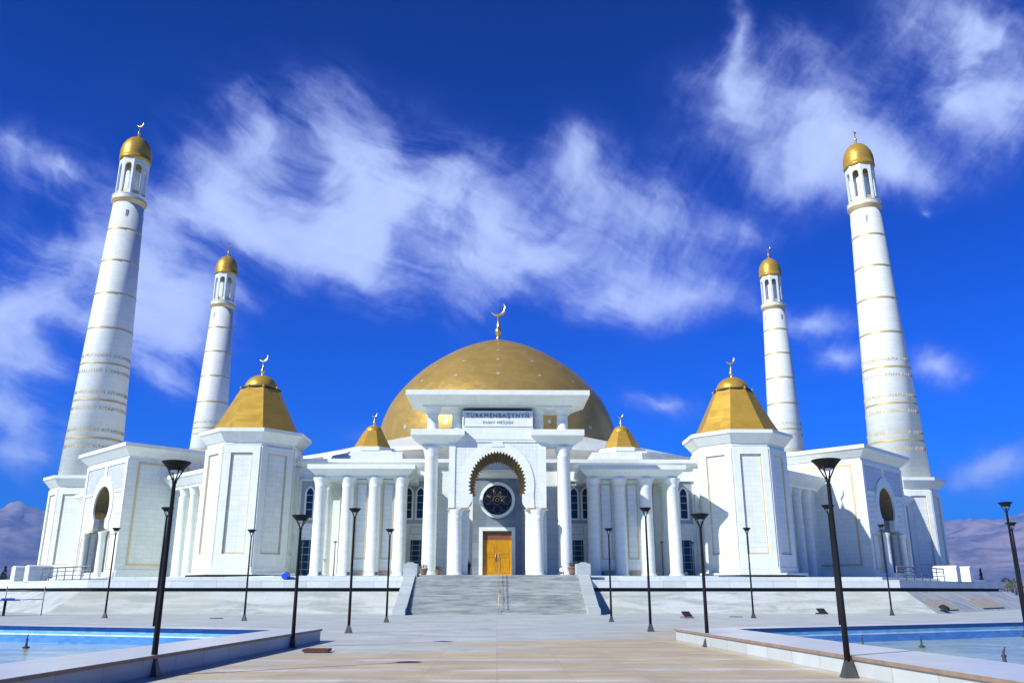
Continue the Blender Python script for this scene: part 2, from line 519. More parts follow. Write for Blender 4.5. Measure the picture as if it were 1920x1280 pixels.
class MB:
    """collects shapes into ONE mesh"""
    def __init__(s):
        s.v, s.f, s.mi = [], [], []
        s.sm = []
        s.cur = 0

    def add(s, verts, faces, smooth=False):
        o = len(s.v)
        s.v += [tuple(q) for q in verts]
        for f in faces:
            s.f.append([o + i for i in f])
            s.mi.append(s.cur)
            s.sm.append(smooth)

    def box(s, x0, x1, y0, y1, z0, z1):
        v = [(x, y, z) for z in (z0, z1) for y in (y0, y1) for x in (x0, x1)]
        s.add(v, [(0, 2, 3, 1), (4, 5, 7, 6), (0, 1, 5, 4), (2, 6, 7, 3), (0, 4, 6, 2), (1, 3, 7, 5)])

    def pbox(s, P, a0, a1, b0, b1, c0, c1):
        """box in a wall frame P=(origin, along, outward): a along, b up, c outward"""
        o, ax, nx = P
        q = lambda a, b, c: (o[0] + a * ax[0] + c * nx[0], o[1] + a * ax[1] + c * nx[1], b)
        v = [q(a, b, c) for b in (b0, b1) for c in (c1, c0) for a in (a0, a1)]
        s.add(v, [(0, 2, 3, 1), (4, 5, 7, 6), (0, 1, 5, 4), (2, 6, 7, 3), (0, 4, 6, 2), (1, 3, 7, 5)])

    def frame(s, P, a0, a1, b0, b1, w, c0, c1):
        s.pbox(P, a0, a1, b0, b0 + w, c0, c1)
        s.pbox(P, a0, a1, b1 - w, b1, c0, c1)
        s.pbox(P, a0, a0 + w, b0 + w, b1 - w, c0, c1)
        s.pbox(P, a1 - w, a1, b0 + w, b1 - w, c0, c1)

    def pprism(s, P, pts, c0, c1, sides=True):
        """extruded (concave) outline in a wall frame, c1 is the outer face"""
        o, ax, nx = P
        q = lambda a, b, c: (o[0] + a * ax[0] + c * nx[0], o[1] + a * ax[1] + c * nx[1], b)
        n = len(pts)
        tri = tessellate_polygon([[Vector((a, b, 0)) for a, b in pts]])
        v = [q(a, b, c1) for a, b in pts] + [q(a, b, c0) for a, b in pts]
        f = [tuple(t) for t in tri] + [tuple(n + i for i in reversed(t)) for t in tri]
        if sides:
            f += [(i, (i + 1) % n, n + (i + 1) % n, n + i) for i in range(n)]
        s.add(v, f)

    def prism(s, pts, z0, z1, pts1=None):
        """extruded plan outline"""
        p1 = pts1 or pts
        n = len(pts)
        v = [(x, y, z0) for x, y in pts] + [(x, y, z1) for x, y in p1]
        tri = tessellate_polygon([[Vector((a, b, 0)) for a, b in pts]])
        f = [tuple(reversed(t)) for t in tri] + [tuple(n + i for i in t) for t in tri]
        f += [(i, (i + 1) % n, n + (i + 1) % n, n + i) for i in range(n)]
        s.add(v, f)

    def lathe(s, prof, cx=0, cy=0, n=24, smooth=True, rot=0.0, cap=True):
        v, f = [], []
        for r, z in prof:
            for i in range(n):
                a = rot + 2 * PI * i / n
                v.append((cx + r * math.cos(a), cy + r * math.sin(a), z))
        for k in range(len(prof) - 1):
            for i in range(n):
                j = (i + 1) % n
                f.append((k * n + i, k * n + j, (k + 1) * n + j, (k + 1) * n + i))
        if cap:
            f.append(tuple(reversed(range(n))))
            m = (len(prof) - 1) * n
            f.append(tuple(range(m, m + n)))
        s.add(v, f, smooth)

    def tube(s, a, b, r0, r1=None, n=8, smooth=True):
        r1 = r0 if r1 is None else r1
        a, b = Vector(a), Vector(b)
        d = (b - a).normalized()
        u = d.orthogonal().normalized()
        w = d.cross(u)
        v = []
        for c, r in ((a, r0), (b, r1)):
            for i in range(n):
                t = 2 * PI * i / n
                v.append(c + u * (r * math.cos(t)) + w * (r * math.sin(t)))
        f = [(i, (i + 1) % n, n + (i + 1) % n, n + i) for i in range(n)]
        f += [tuple(reversed(range(n))), tuple(range(n, 2 * n))]
        s.add(v, f, smooth)

    def sphere(s, c, r, n=12, sz=1.0):
        s.lathe([(max(1e-3, r * math.sin(PI * k / n)), c[2] - r * sz * math.cos(PI * k / n)) for k in range(n + 1)], c[0], c[1], n * 2, True)

    def build(s, name, mats, parent=None, origin=None, mirror=False):
        if origin is None and parent is not None:
            p, origin = parent, Vector((0, 0, 0))
            while p is not None:
                origin = origin + p.location
                p = p.parent
        origin = Vector(origin) if origin is not None else Vector((0, 0, 0))
        sx = -1 if mirror else 1
        me = bpy.data.meshes.new(name)
        vs = [(sx * x - origin.x, y - origin.y, z - origin.z) for x, y, z in s.v]
        fs = [tuple(reversed(f)) for f in s.f] if mirror else [tuple(f) for f in s.f]
        me.from_pydata(vs, [], fs)
        for m in (mats if isinstance(mats, (list, tuple)) else [mats]):
            me.materials.append(MATS[m])
        me.polygons.foreach_set('material_index', s.mi)
        me.polygons.foreach_set('use_smooth', s.sm)
        bm = bmesh.new()
        bm.from_mesh(me)
        bmesh.ops.recalc_face_normals(bm, faces=bm.faces)
        bm.to_mesh(me)
        bm.free()
        me.update()
        o = bpy.data.objects.new(name, me)
        COL.objects.link(o)
        if parent is not None:
            o.parent = parent
        else:
            o.location = origin
        return o


def tag(o, label=None, cat=None, group=None, kind=None):
    for k, v in (('label', label), ('category', cat), ('group', group), ('kind', kind)):
        if v:
            o[k] = v
    return o


def empty(name, loc, label, cat, group=None):
    o = bpy.data.objects.new(name, None)
    COL.objects.link(o)
    o.location = loc
    return tag(o, label, cat, group)


def copy_tree(o, parent=None):
    c = o.copy()
    COL.objects.link(c)
    if parent is not None:
        c.parent = parent
    for ch in list(o.children):
        copy_tree(ch, c)
    return c


def structure(mb, name, mats):
    return tag(mb.build(name, mats), kind='structure')


def octa(cx, cy, r, n=8, rot=PI / 8):
    return [(cx + r * math.cos(rot + 2 * PI * i / n), cy + r * math.sin(rot + 2 * PI * i / n)) for i in range(n)]


def cornice(mb, pts_fn, z0, z1, over, fascia):
    """inverted-pyramid soffit and upright fascia; pts_fn(offset) gives the outline"""
    mb.prism(pts_fn(0.0), z0, z0 + (z1 - fascia - z0) * .25)
    za = z0 + (z1 - fascia - z0) * .25 
    mb.prism(pts_fn(over * .12), za, z1 - fascia, pts_fn(over * .93))
    mb.prism(pts_fn(over), z1 - fascia, z1)


def rect(x0, x1, y0, y1):
    return lambda o: [(x0 - o, y0 - o), (x1 + o, y0 - o), (x1 + o, y1 + o), (x0 - o, y1 + o)]


def finial_mb(mb, cx, cy, z0, h):
    mb.lathe([(.055 * h, z0 - .02 * h), (.05 * h, z0 + .06 * h), (.03 * h, z0 + .09 * h), (.06 * h, z0 + .14 * h), (.085 * h, z0 + .20 * h),
              (.085 * h, z0 + .25 * h), (.05 * h, z0 + .31 * h), (.03 * h, z0 + .36 * h), (.034 * h, z0 + .40 * h), (.024 * h, z0 + .42 * h),
              (.022 * h, z0 + .68 * h)], cx, cy, 12)
    # crescent opening up and to the left
    Ro, zc = .19 * h, z0 + .80 * h
    n = 22
    v, f = [], []
    rot = R(-54)
    ri, off = .991 * Ro, .371 * Ro
    for k in range(n + 1):
        t = R(-102 + 204 * k / n)                        # sweep round, tips at either end
        ax, az = math.cos(t), math.sin(t)
        xo, zo = Ro * ax, Ro * az
        t2 = math.asin(max(-1, min(1, Ro * math.sin(R(102)) / ri))) * (2 * k / n - 1)
        xi, zi = ri * math.cos(t2) - off, ri * math.sin(t2)
        e = min(1.0, min(k, n - k) / 5.0)
        for (x, z), yy in (((xo, zo), -1), ((xo, zo), 1), ((xi, zi), -1), ((xi, zi), 1)):
            xr, zr = x * math.cos(rot) - z * math.sin(rot), x * math.sin(rot) + z * math.cos(rot)
            v.append((cx + xr, cy + yy * .022 * h * (.3 + .7 * e), zc + zr))
    for k in range(n):
        a, b = 4 * k, 4 * (k + 1)
        f += [(a, b, b + 1, a + 1), (a + 2, a + 3, b + 3, b + 2), (a, a + 2, b + 2, b), (a + 1, b + 1, b + 3, a + 3)]
    mb.add(v, f, True)


def column_mb(x, y, r, z0, z1, cap=1.36, n=16, base=True):
    mb = MB()
    h = z1 - z0
    ch = min(1.5, r * 1.5)
    p = [(r * 1.22, z0), (r * 1.22, z0 + r * .25), (r * 1.06, z0 + r * .4), (r * 1.0, z0 + r * .55)] if base else [(r, z0)]
    p += [(r * .985, z0 + h * .5), (r * .94, z1 - ch), (r * 1.02, z1 - ch * .92), (r * 1.0, z1 - ch * .86), (r * 1.05, z1 - ch * .6),
          (r * 1.18, z1 - ch * .35), (r * cap * .98, z1 - ch * .12), (r * cap, z1 - .02), (r * cap, z1)]
    mb.lathe(p, x, y, n, True)
    return mb


def text_mesh(body, size, extrude=.02, spacing=1.0):
    cu = bpy.data.curves.new('lettering', 'FONT')
    cu.body = body
    cu.size = size
    cu.extrude = extrude
    cu.align_x = 'CENTER'
    cu.space_character = spacing
    o = bpy.data.objects.new('lettering', cu)
    COL.objects.link(o)
    bpy.context.view_layer.update()
    dg = bpy.context.evaluated_depsgraph_get()
    me = bpy.data.meshes.new_from_object(o.evaluated_get(dg))
    v = [tuple(q.co) for q in me.vertices]
    f = [tuple(p.vertices) for p in me.polygons]
    bpy.data.objects.remove(o)
    bpy.data.curves.remove(cu)
    bpy.data.meshes.remove(me)
    return v, f


T = 3.25          # level of the mosque platform

# ------------------------------------------------------------------ ground and terrace
mb = MB()
mb.add([(-9000, -300, -1.2), (9000, -300, -1.2), (9000, 9000, -1.2), (-9000, 9000, -1.2)], [(0, 1, 2, 3)])
structure(mb, 'ground', 'dry_ground')
mb = MB()
for sd in (1, -1):
    xi, xj, yf = (6.8, 8.5, 30.7) if sd > 0 else (6.6, 8.3, 30.7)
    ye = 41.0 if sd > 0 else 38.3
    A = [(0, -40), (130, -40), (130, 9.2), (30.5, 9.2), (8.2, 9.2), (xi, 30.2), (30.5, ye), (130, ye), (130, 320), (0, 320), (0, 30.2), (0, 9.2)]
    mb.add([(sd * x, y, 0) for x, y in A], [(0, 1, 2, 3, 4, 11), (11, 4, 5, 10), (3, 2, 7, 6), (10, 5, 6, 7, 8, 9)])
structure(mb, 'plaza', 'plaza_paving')


def terr(o, side, x0=7.6):
    """half outline of the octagonal terrace at outward offset o"""
    k = .414
    p = [(x0, 70 - o), (32.8 + k * o, 70 - o), (53.5 + .9 * o, 90.7 - .5 * o), (79.5 + .9 * o, 136 - .5 * o), (82 + o, 264), (x0, 264)]
    return p if side > 0 else [(-x, y) for x, y in reversed(p)]


def terr_face(o0, z0, o1, z1, side):
    p0, p1 = terr(o0, 1), terr(o1, 1)
    v, f = [], []
    for i in range(5):
        v += [(*p0[i], z0), (*p1[i], z1)]
    for i in range(4):
        f.append((2 * i, 2 * i + 2, 2 * i + 3, 2 * i + 1))
    if side < 0:
        v = [(-x, y, z) for x, y, z in v]
    return v, f


bank, rim = MB(), MB()
for sd in (1, -1):
    bank.add(*terr_face(3.0, 0.0, .55, 1.62, sd))
    bank.add(*terr_face(.55, 1.62, -.6, 1.66, sd))
    bank.prism([(sd * 7.6, 67.02), (sd * 8.3, 67.02), (sd * 8.3, 69.4), (sd * 7.6, 69.4)], 0, .05)
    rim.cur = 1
    rim.prism(terr(-.45, sd), 1.0, 1.93)  # recess under the rim, its shadow painted in near-black
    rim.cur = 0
    rim.prism(terr(0, sd), 1.93, 2.55)
    rim.prism(terr(-1.6, sd), 2.55, 2.80)
    rim.prism(terr(-22, sd), 2.80, T)
rim.box(-7.59, 7.59, 71.2, 91.9, 0, 2.95)
rim.box(-7.59, 7.59, 91.9, 264, 0, T)
structure(bank, 'sloped_bank', 'bank_stone')
structure(rim, 'terrace', ['terrace_marble', 'black_and_shade'])

# ------------------------------------------------------------------ main staircase
st = empty('staircase', (0, 64.4, 0), 'wide grey stone staircase climbing to the main entrance', 'staircase')
mb = MB()
NS = 19
for i in range(NS):
    y0 = 64.4 + i * (6.8 / NS)
    mb.box(-6.65, 6.65, y0, 71.19, 2.94 / NS * i, 2.94 / NS * (i + 1))
mb.build('steps', 'stair_stone', st)


def ramp_wall(mb, x0, x1):
    # sloping flank wall following the flight
    prof = [(63.6, 0), (63.6, .42), (64.6, .55), (71.3, 3.15), (72.4, 3.15), (72.4, 0)]
    n = len(prof)
    v = [(x0, y, z) for y, z in prof] + [(x1, y, z) for y, z in prof]
    f = [tuple(range(n)), tuple(range(n, 2 * n))] + [(i, (i + 1) % n, n + (i + 1) % n, n + i) for i in range(n)]
    mb.add(v, f)


def pedestal_mb(P, w=1.15, d=1.5, z0=1.7, z1=3.95):
    mb = MB()
    mb.pbox(P, -w * .42, w * .42, z0, z0 + .45, -d, -.08)
    mb.pbox(P, -w / 2, w / 2, z0 + .45, z1 - .22, -d, 0)
    mb.pprism(P, [(-w / 2, z1 - .22), (w / 2, z1 - .22), (w / 2, z1 - .12), (w * .3, z1 - .1), (w * .15, z1), (-w * .15, z1), (-w * .3, z1 - .1), (-w / 2, z1 - .12)], -d, .002)
    return mb


for sx in (-1, 1):
    mb = MB()
    ramp_wall(mb, sx * 6.66, sx * 7.58)
    fw = mb.build('flank_wall', 'granite', st)
    pm = pedestal_mb(((sx * 7.12, 70.7), (1, 0), (0, -1)))
    pm.build('pedestal', 'granite', fw)

hr = empty('handrail', (0.15, 64.4, 0), 'thin brass handrail running up the middle of the staircase', 'handrail')
mb = MB()
mb.tube((.15, 64.5, .95), (.15, 71.4, 3.9), .026)
mb.tube((.15, 64.5, .55), (.15, 71.4, 3.5), .016)
mb.build('rail', 'brass', hr)
for i in range(5):
    y = 64.6 + i * 1.65
    z = 2.94 * (y - 64.4) / 6.8
    mb = MB()
    mb.tube((.15, y, z), (.15, y, z + .95), .02)
    mb.build('post', 'brass', hr)

# diagonal stair pedestals and edge railings
for sd, sname in ((-1, 'left'), (1, 'right')):
    n_out = (sd * .7071, -.7071)
    al = (sd * .7071, .7071)
    for q, (px, py) in enumerate(((43.6, 80.8), (46.4, 83.6))):
        pm = pedestal_mb(((sd * px, py), al, n_out), w=1.15, d=2.1, z0=1.95, z1=4.0)
        where = ('nearer' if q == 0 else 'farther')
        tag(pm.build('stone_pedestal', 'white_marble', origin=(sd * px, py, 1.95)),
            '%s white stone pedestal %s on the terrace edge below the %s' % (where, 'in shade' if sd < 0 else 'in sun', 'left side portal' if sd < 0 else 'right side portal'),
            'pedestal', 'stair pedestals on the terrace edge')
    rl = empty('railing', (sd * 37, 74.5, 2.55), 'low %s railing along the terrace edge beside the %s pedestals' % ('grey metal', 'shaded left' if sd < 0 else 'sunlit right'), 'railing', 'terrace edge railings')
    mb = MB()
    a, b = Vector((sd * 32.9, 70.45, 0)), Vector((sd * 41.0, 78.55, 0))
    for zz in (2.95, 3.3, 3.62):
        mb.tube(a + Vector((0, 0, zz)), b + Vector((0, 0, zz)), .035 if zz < 3.6 else .055)
    mb.build('rails', 'rail_metal', rl)
    for i in range(7):
        c = a.lerp(b, i / 6)
        mb = MB()
        mb.tube(c + Vector((0, 0, 2.55)), c + Vector((0, 0, 3.62)), .045)
        mb.build('post', 'rail_metal', rl)

# ------------------------------------------------------------------ MOSQUE
HC = (0.0, 180.0)
mosque = empty('mosque', (0, 180, T), 'white marble mosque with a great gold dome on a raised octagonal terrace', 'mosque')

# hall: octagonal walls with cornice
hw = MB()
hw.prism(octa(0, 180, 80.0), T - .2, 16.6)
hall = hw.build('wall', 'white_marble', mosque)
mb = MB()
cornice(mb, lambda o: octa(0, 180, 80.05 + o * 1.08), 16.6, 17.7, .75, .45)
mb.build('cornice', 'plain_marble', hall)

# roof ring, drum and dome
mb = MB()
mb.lathe([(48.6, 17.71), (48.6, 22.3), (50.0, 23.2)], 0, 180, 96, True, cap=False)
mb.build('drum', 'cream_roof', mosque)
mb = MB()
mb.lathe([(48.0, 23.2), (50.2, 23.2), (50.2, 23.75), (49.6, 23.8), (26.2, 30.4), (20, 30.4)], 0, 180, 96, False, cap=False)
mb.build('roof', 'plain_marble', mosque)

DP = [(25.75, 30.2), (25.85, 31.4), (25.55, 34.0), (24.75, 37.0), (23.1, 40.6), (20.6, 43.9), (17.4, 47.2), (14.1, 49.7), (10.8, 51.8), (7.4, 53.5), (4.2, 54.75), (3.0, 55.1), (1.3, 55.6), (.25, 56.0)]


def catmull(P, n=5):
    out = []
    for i in range(len(P) - 1):
        p0, p1, p2, p3 = P[max(i - 1, 0)], P[i], P[i + 1], P[min(i + 2, len(P) - 1)]
        for k in range(n):
            t = k / n
            out.append(tuple(.5 * (2 * p1[j] + (p2[j] - p0[j]) * t + (2 * p0[j] - 5 * p1[j] + 4 * p2[j] - p3[j]) * t * t + (3 * p1[j] - p0[j] - 3 * p2[j] + p3[j]) * t ** 3) for j in (0, 1)))
    out.append(P[-1])
    return out


dprof = catmull(DP)
mb = MB()
mb.lathe(dprof, 0, 180, 96, True)
mb.cur = 1
for mer in range(16):
    az = PI * 2 * mer / 16 - PI / 2
    for zz, sr in ((32.6, .55), (38.0, .52), (42.6, .5), (46.4, .46), (49.4, .42), (51.8, .36), (53.6, .3)):
        # normal from profile
        for i in range(len(dprof) - 1):
            if dprof[i][1] <= zz <= dprof[i + 1][1]:
                break
        (r0, z0), (r1, z1) = dprof[i], dprof[i + 1]
        t = (zz - z0) / max(z1 - z0, 1e-6)
        r = r0 + (r1 - r0) * t
        tr, tz = r1 - r0, z1 - z0
        ln = math.hypot(tr, tz)
        nr, nz = tz / ln, -tr / ln
        er = Vector((math.cos(az), math.sin(az), 0))
        et = Vector((-math.sin(az), math.cos(az), 0))
        nv = er * nr + Vector((0, 0, nz))
        up = er * (tr / ln) + Vector((0, 0, tz / ln))
        c = Vector((0, 180, 0)) + er * r + Vector((0, 0, zz)) + nv * .05
        vs = [c]
        for k in range(16):
            rr = sr if k % 2 == 0 else sr * .62
            vs.append(c + et * (rr * math.cos(k * PI / 8)) + up * (rr * math.sin(k * PI / 8)))
        mb.add(vs, [(0, k + 1, (k + 1) % 16 + 1) for k in range(16)])
dome = mb.build('dome', ['dome_gold', 'dome_star'], mosque)
mb = MB()
finial_mb(mb, 0, 180, 55.9, 9.3)
mb.build('finial', 'finial_gold', dome)

# ---- corner turrets (front vertices of the octagon)
FACEDIRS = [(math.cos(PI / 4 * k), math.sin(PI / 4 * k)) for k in range(8)]


def turret(sx):
    cx, cy = 30.8, 106.0
    RB = 5.75
    ap = RB * math.cos(PI / 8)
    hwid = RB * math.sin(PI / 8)
    mb = MB()
    mb.prism(octa(cx, cy, 7.2), T + .24, T + .46)
    mb.prism(octa(cx, cy, RB + .35), T + .46, T + 1.1)
    mb.prism(octa(cx, cy, RB), T + 1.1, 18.7)
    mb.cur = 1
    mb.prism(octa(cx, cy, 6.8), T - .3, T + .24)  # set-back base below the slab, coloured black for the gap's shade
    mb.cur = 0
    w = tag(mb.build('corner_turret', ['white_marble', 'black_and_shade'], mosque, mirror=sx < 0), 'sunlit turret' if sx > 0 else 'half-shaded turret')
    mb = MB()
    cornice(mb, lambda o: octa(cx, cy, RB + .05 + o), 18.7, 20.55, 1.15, .42)
    mb.build('cornice', 'plain_marble', w, mirror=sx < 0)
    mb = MB()
    prof = [(5.55, 20.56), (5.5, 20.8), (4.5, 22.6), (3.65, 24.3), (2.95, 25.75), (2.52, 26.55)]
    mb.lathe(prof, cx, cy, 8, False, PI / 8)
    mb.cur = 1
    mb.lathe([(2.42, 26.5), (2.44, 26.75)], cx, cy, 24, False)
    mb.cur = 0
    mb.lathe([(2.12 * math.cos(a), 26.7 + 1.95 * math.sin(a)) for a in [PI / 2 * k / 9 for k in range(9)]] + [(.1, 28.65)], cx, cy, 32, True)
    for x, y in octa(cx, cy, 2.5):
        mb.sphere((x, y, 26.75), .17, 6)
    rf = mb.build('gold_roof', ['roof_gold', 'black_and_shade'], w, mirror=sx < 0)
    mb = MB()
    finial_mb(mb, cx * sx, cy, 28.55, 3.15)
    mb.build('finial', 'finial_gold', w)
    # framed panel on each side face that looks forward or sideways
    for k in (3, 4, 5, 6, 7, 0):
        nx = FACEDIRS[k]
        ax = (-nx[1], nx[0])
        P = ((cx + nx[0] * ap, cy + nx[1] * ap), ax, nx)
        mb = MB()
        mb.frame(P, -hwid * .60, hwid * .60, T + 2.6, 17.7, .15, .0, .06)
        mb.cur = 1
        # raised border around the sunk field
        for a0, a1, b0, b1 in ((-hwid + .02, -hwid * .60, T + 1.1, 18.5), (hwid * .60, hwid - .02, T + 1.1, 18.5), (-hwid * .60, hwid * .60, 17.7, 18.5), (-hwid * .60, hwid * .60, T + 1.1, T + 2.6)):
            mb.pbox(P, a0, a1, b0, b1, -.02, .24)
        mb.build('gold_framed_panel', ['trim_gold', 'plain_marble'], w, mirror=sx < 0)


turret(-1)
turret(1)


# ---- windows of the hall front
def arched_window(P, a, z0, z1, hw_, parent, mirror):
    """white pointed-arch surround with dark pane and glazing bars"""
    def arch(h, zb, zt):
        pts = [(a - h, zb), (a - h, zt - h * 1.25)]
        pts += [(a - h + 2 * h * t, zt - h * 1.25 + h * 1.25 * math.sin(PI * min(1, max(0, t))) ** .8) for t in (.12, .25, .38, .5, .62, .75, .88)]
        pts += [(a + h, zt - h * 1.25), (a + h, zb)]
        return pts
    mb = MB()
    o = arch(hw_ + .22, z0 - .2, z1 + .22)
    i = arch(hw_, z0, z1)
    n = len(o)
    # ring as outline strip
    for k in range(n):
        j = (k + 1) % n
        quad = [o[k], o[j], i[j], i[k]]
        mb.pprism(P, quad, .0, .16)
    w = mb.build('arched_window', 'plain_marble', parent, mirror=mirror)
    mb = MB()
    mb.pprism(P, i, -.02, .07)
    mb.cur = 1
    for q in (.28, .52, .76):
        mb.pbox(P, a - hw_, a + hw_, z0 + (z1 - z0) * q - .03, z0 + (z1 - z0) * q + .03, .07, .10)
    mb.build('pane', ['dark_glass', 'window_bar'], w, mirror=mirror)


def grid_window(P, a, z0, z1, hw_, parent, mirror, name='window'):
    mb = MB()
    mb.frame(P, a - hw_ - .16, a + hw_ + .16, z0 - .16, z1 + .16, .16, 0, .14)
    w = mb.build(name, 'plain_marble', parent, mirror=mirror)
    mb = MB()
    mb.pbox(P, a - hw_, a + hw_, z0, z1, -.02, .03)
    mb.cur = 1
    for q in (.2, .4, .6, .8):
        mb.pbox(P, a - hw_, a + hw_, z0 + (z1 - z0) * q - .025, z0 + (z1 - z0) * q + .025, .03, .055)
    for q in (-.33, .33):
        mb.pbox(P, a + hw_ * q * 2 - .02, a + hw_ * q * 2 + .02, z0, z1, .03, .05)
    mb.build('pane', ['dark_glass', 'window_bar'], w, mirror=mirror)


WALLY = 180 - 80 * math.cos(PI / 8)          # front face of the hall
PF = ((0, WALLY), (1, 0), (0, -1))
for mir in (True, False):
    # bays: (centre, arched window centres)
    for cxb, xs in ((10.4, (9.65, 11.15)), (22.6, (21.6, 23.5))):
        bm_ = MB()
        bm_.pbox(PF, xs[0] - 1.1, xs[1] + 1.1, 9.75, 15.0, -.01, .04)
        bay = bm_.build('window_panel', 'band_grey', hall, mirror=mir)
        bm_ = MB()
        bm_.pbox(PF, xs[0] - 1.3, xs[1] + 1.3, 15.0, 15.2, 0, .3)
        bm_.build('panel_moulding', 'plain_marble', hall, mirror=mir)
        for x in xs:
            arched_window(PF, x, 10.4, 14.1, .42, hall, mir)
    bm_ = MB()
    bm_.frame(PF, 9.2, 10.8, 8.4, 9.4, .09, 0, .05)
    bm_.build('plaque_frame', 'trim_gold', hall, mirror=mir)
    grid_window(PF, 10.05, 4.6, 7.75, .68, hall, mir)
    grid_window(PF, 21.55, T + .1, 7.75, .62, hall, mir)
    grid_window(PF, 23.6, T + .1, 7.75, .62, hall, mir)
    # pilasters dividing the wall
    for x0, x1 in ((7.6, 8.4), (19.6, 20.5), (24.9, 25.6)):
        bm_ = MB()
        bm_.pbox(PF, x0, x1, T, 16.6, 0, .45)
        bm_.build('pilaster', 'plain_marble', hall, mirror=mir)

# ---- wing colonnades on the front
def wing(sx):
    mir = sx < 0
    mb = MB()
    mb.box(11.4, 18.3, 99.75, WALLY, T, 14.4)
    mb.box(9.9, 21.3, 102.6, WALLY, 14.35, 15.0)
    w = mb.build('wing_block', 'white_marble', mosque, mirror=mir)
    mb = MB()
    cornice(mb, rect(10.55, 21.2, 98.35, WALLY), 14.45, 15.85, .95, .5)
    mb.build('entablature', 'plain_marble', w, mirror=mir)
    for x in (11.28, 14.4, 17.55, 20.72):
        column_mb(x, 99.1, .74, T, 14.45).build('column', 'shaft_marble', w, mirror=mir)
    column_mb(20.72, 103.2, .72, T, 14.45).build('column', 'shaft_marble', w, mirror=mir)
    P = ((0, 99.75), (1, 0), (0, -1))
    for a0, a1 in ((12.25, 13.5), (15.35, 16.6)):
        mb = MB()
        mb.frame(P, a0, a1, 5.2, 13.9, .12, 0, .06)
        mb.build('gold_frame', 'trim_gold', w, mirror=mir)
    # radiator-like vent grille at the foot of the wall
    mb = MB()
    for a0, a1 in ((12.15, 13.6), (15.25, 16.7)):
        mb.pbox(P, a0, a1, T + .05, T + .75, 0, .06)
    mb.build('vent_grille', 'tan_surface', w, mirror=mir)
    # attic storey above with small pyramid roof
    mb = MB()
    mb.prism([(12.7, 111), (19.4, 111), (24.2, 115.8), (24.2, 134), (12.7, 134)], 17.72, 19.5)
    mb.prism([(21.0, 110.2), (23.0, 110.2), (25.6, 112.8), (25.6, 134), (21.0, 134)], 17.71, 18.35)
    att = mb.build('attic_storey', 'white_marble', mosque, mirror=mir)
    cx, cy = 17.15, 114.2
    mb = MB()
    mb.prism([(14.2, 111.2), (20.1, 111.2), (20.1, 117.2), (14.2, 117.2)], 19.5, 19.72)
    mb.prism(octa(cx, cy, 3.35), 19.72, 20.25)
    mb.build('roof_plinth', 'plain_marble', att, mirror=mir)
    mb = MB()
    mb.lathe([(2.75, 20.25), (2.0, 21.6), (1.35, 22.75)], cx, cy, 8, False, PI / 8)
    mb.lathe([(1.2 * math.cos(PI / 2 * k / 7), 22.65 + 1.05 * math.sin(PI / 2 * k / 7)) for k in range(7)] + [(.06, 23.7)], cx, cy, 24, True)
    g_ = mb.build('gold_roof', 'roof_gold', att, mirror=mir)
    mb = MB()
    finial_mb(mb, cx * sx, cy, 23.6, 2.0)
    mb.build('finial', 'finial_gold', att)


wing(-1)
wing(1)


# ---- main entrance portal
def ell(rx, rz, zc, a0, a1, n, teeth=0.0):
    out = []
    for k in range(n + 1):
        t = a0 + (a1 - a0) * k / n
        q = 1.0 - (teeth if k % 2 else 0.0)
        out.append((rx * q * math.cos(t), zc + rz * q * math.sin(t)))
    return out


def keyhole(hneck, hlow, zb, zimp, rx, rz, zc, zs, n=64, teeth=.085):
    """opening outline, from bottom right up over to bottom left"""
    a = math.asin((zs - zc) / rz)
    e = ell(rx, rz, zc, a, PI - a, n, teeth)
    return [(hlow, zb), (hlow, zimp), (hlow - .04, zimp + .12), (hneck + .08, zimp + .55), (hneck, zimp + .95), (hneck, zs)] + e + \
           [(-hneck, zs), (-hneck, zimp + .95), (-hneck - .08, zimp + .55), (-hlow + .04, zimp + .12), (-hlow, zimp), (-hlow, zb)]


def loft(mb, A, YA, B, YB, P):
    o, ax, nx = P
    q = lambda a, b, c: (o[0] + a * ax[0] + c * nx[0], o[1] + a * ax[1] + c * nx[1], b)
    n = len(A)
    v = [q(a, b, YA) for a, b in A] + [q(a, b, YB) for a, b in B]
    mb.add(v, [(i, i + 1, n + i + 1, n + i) for i in range(n - 1)])


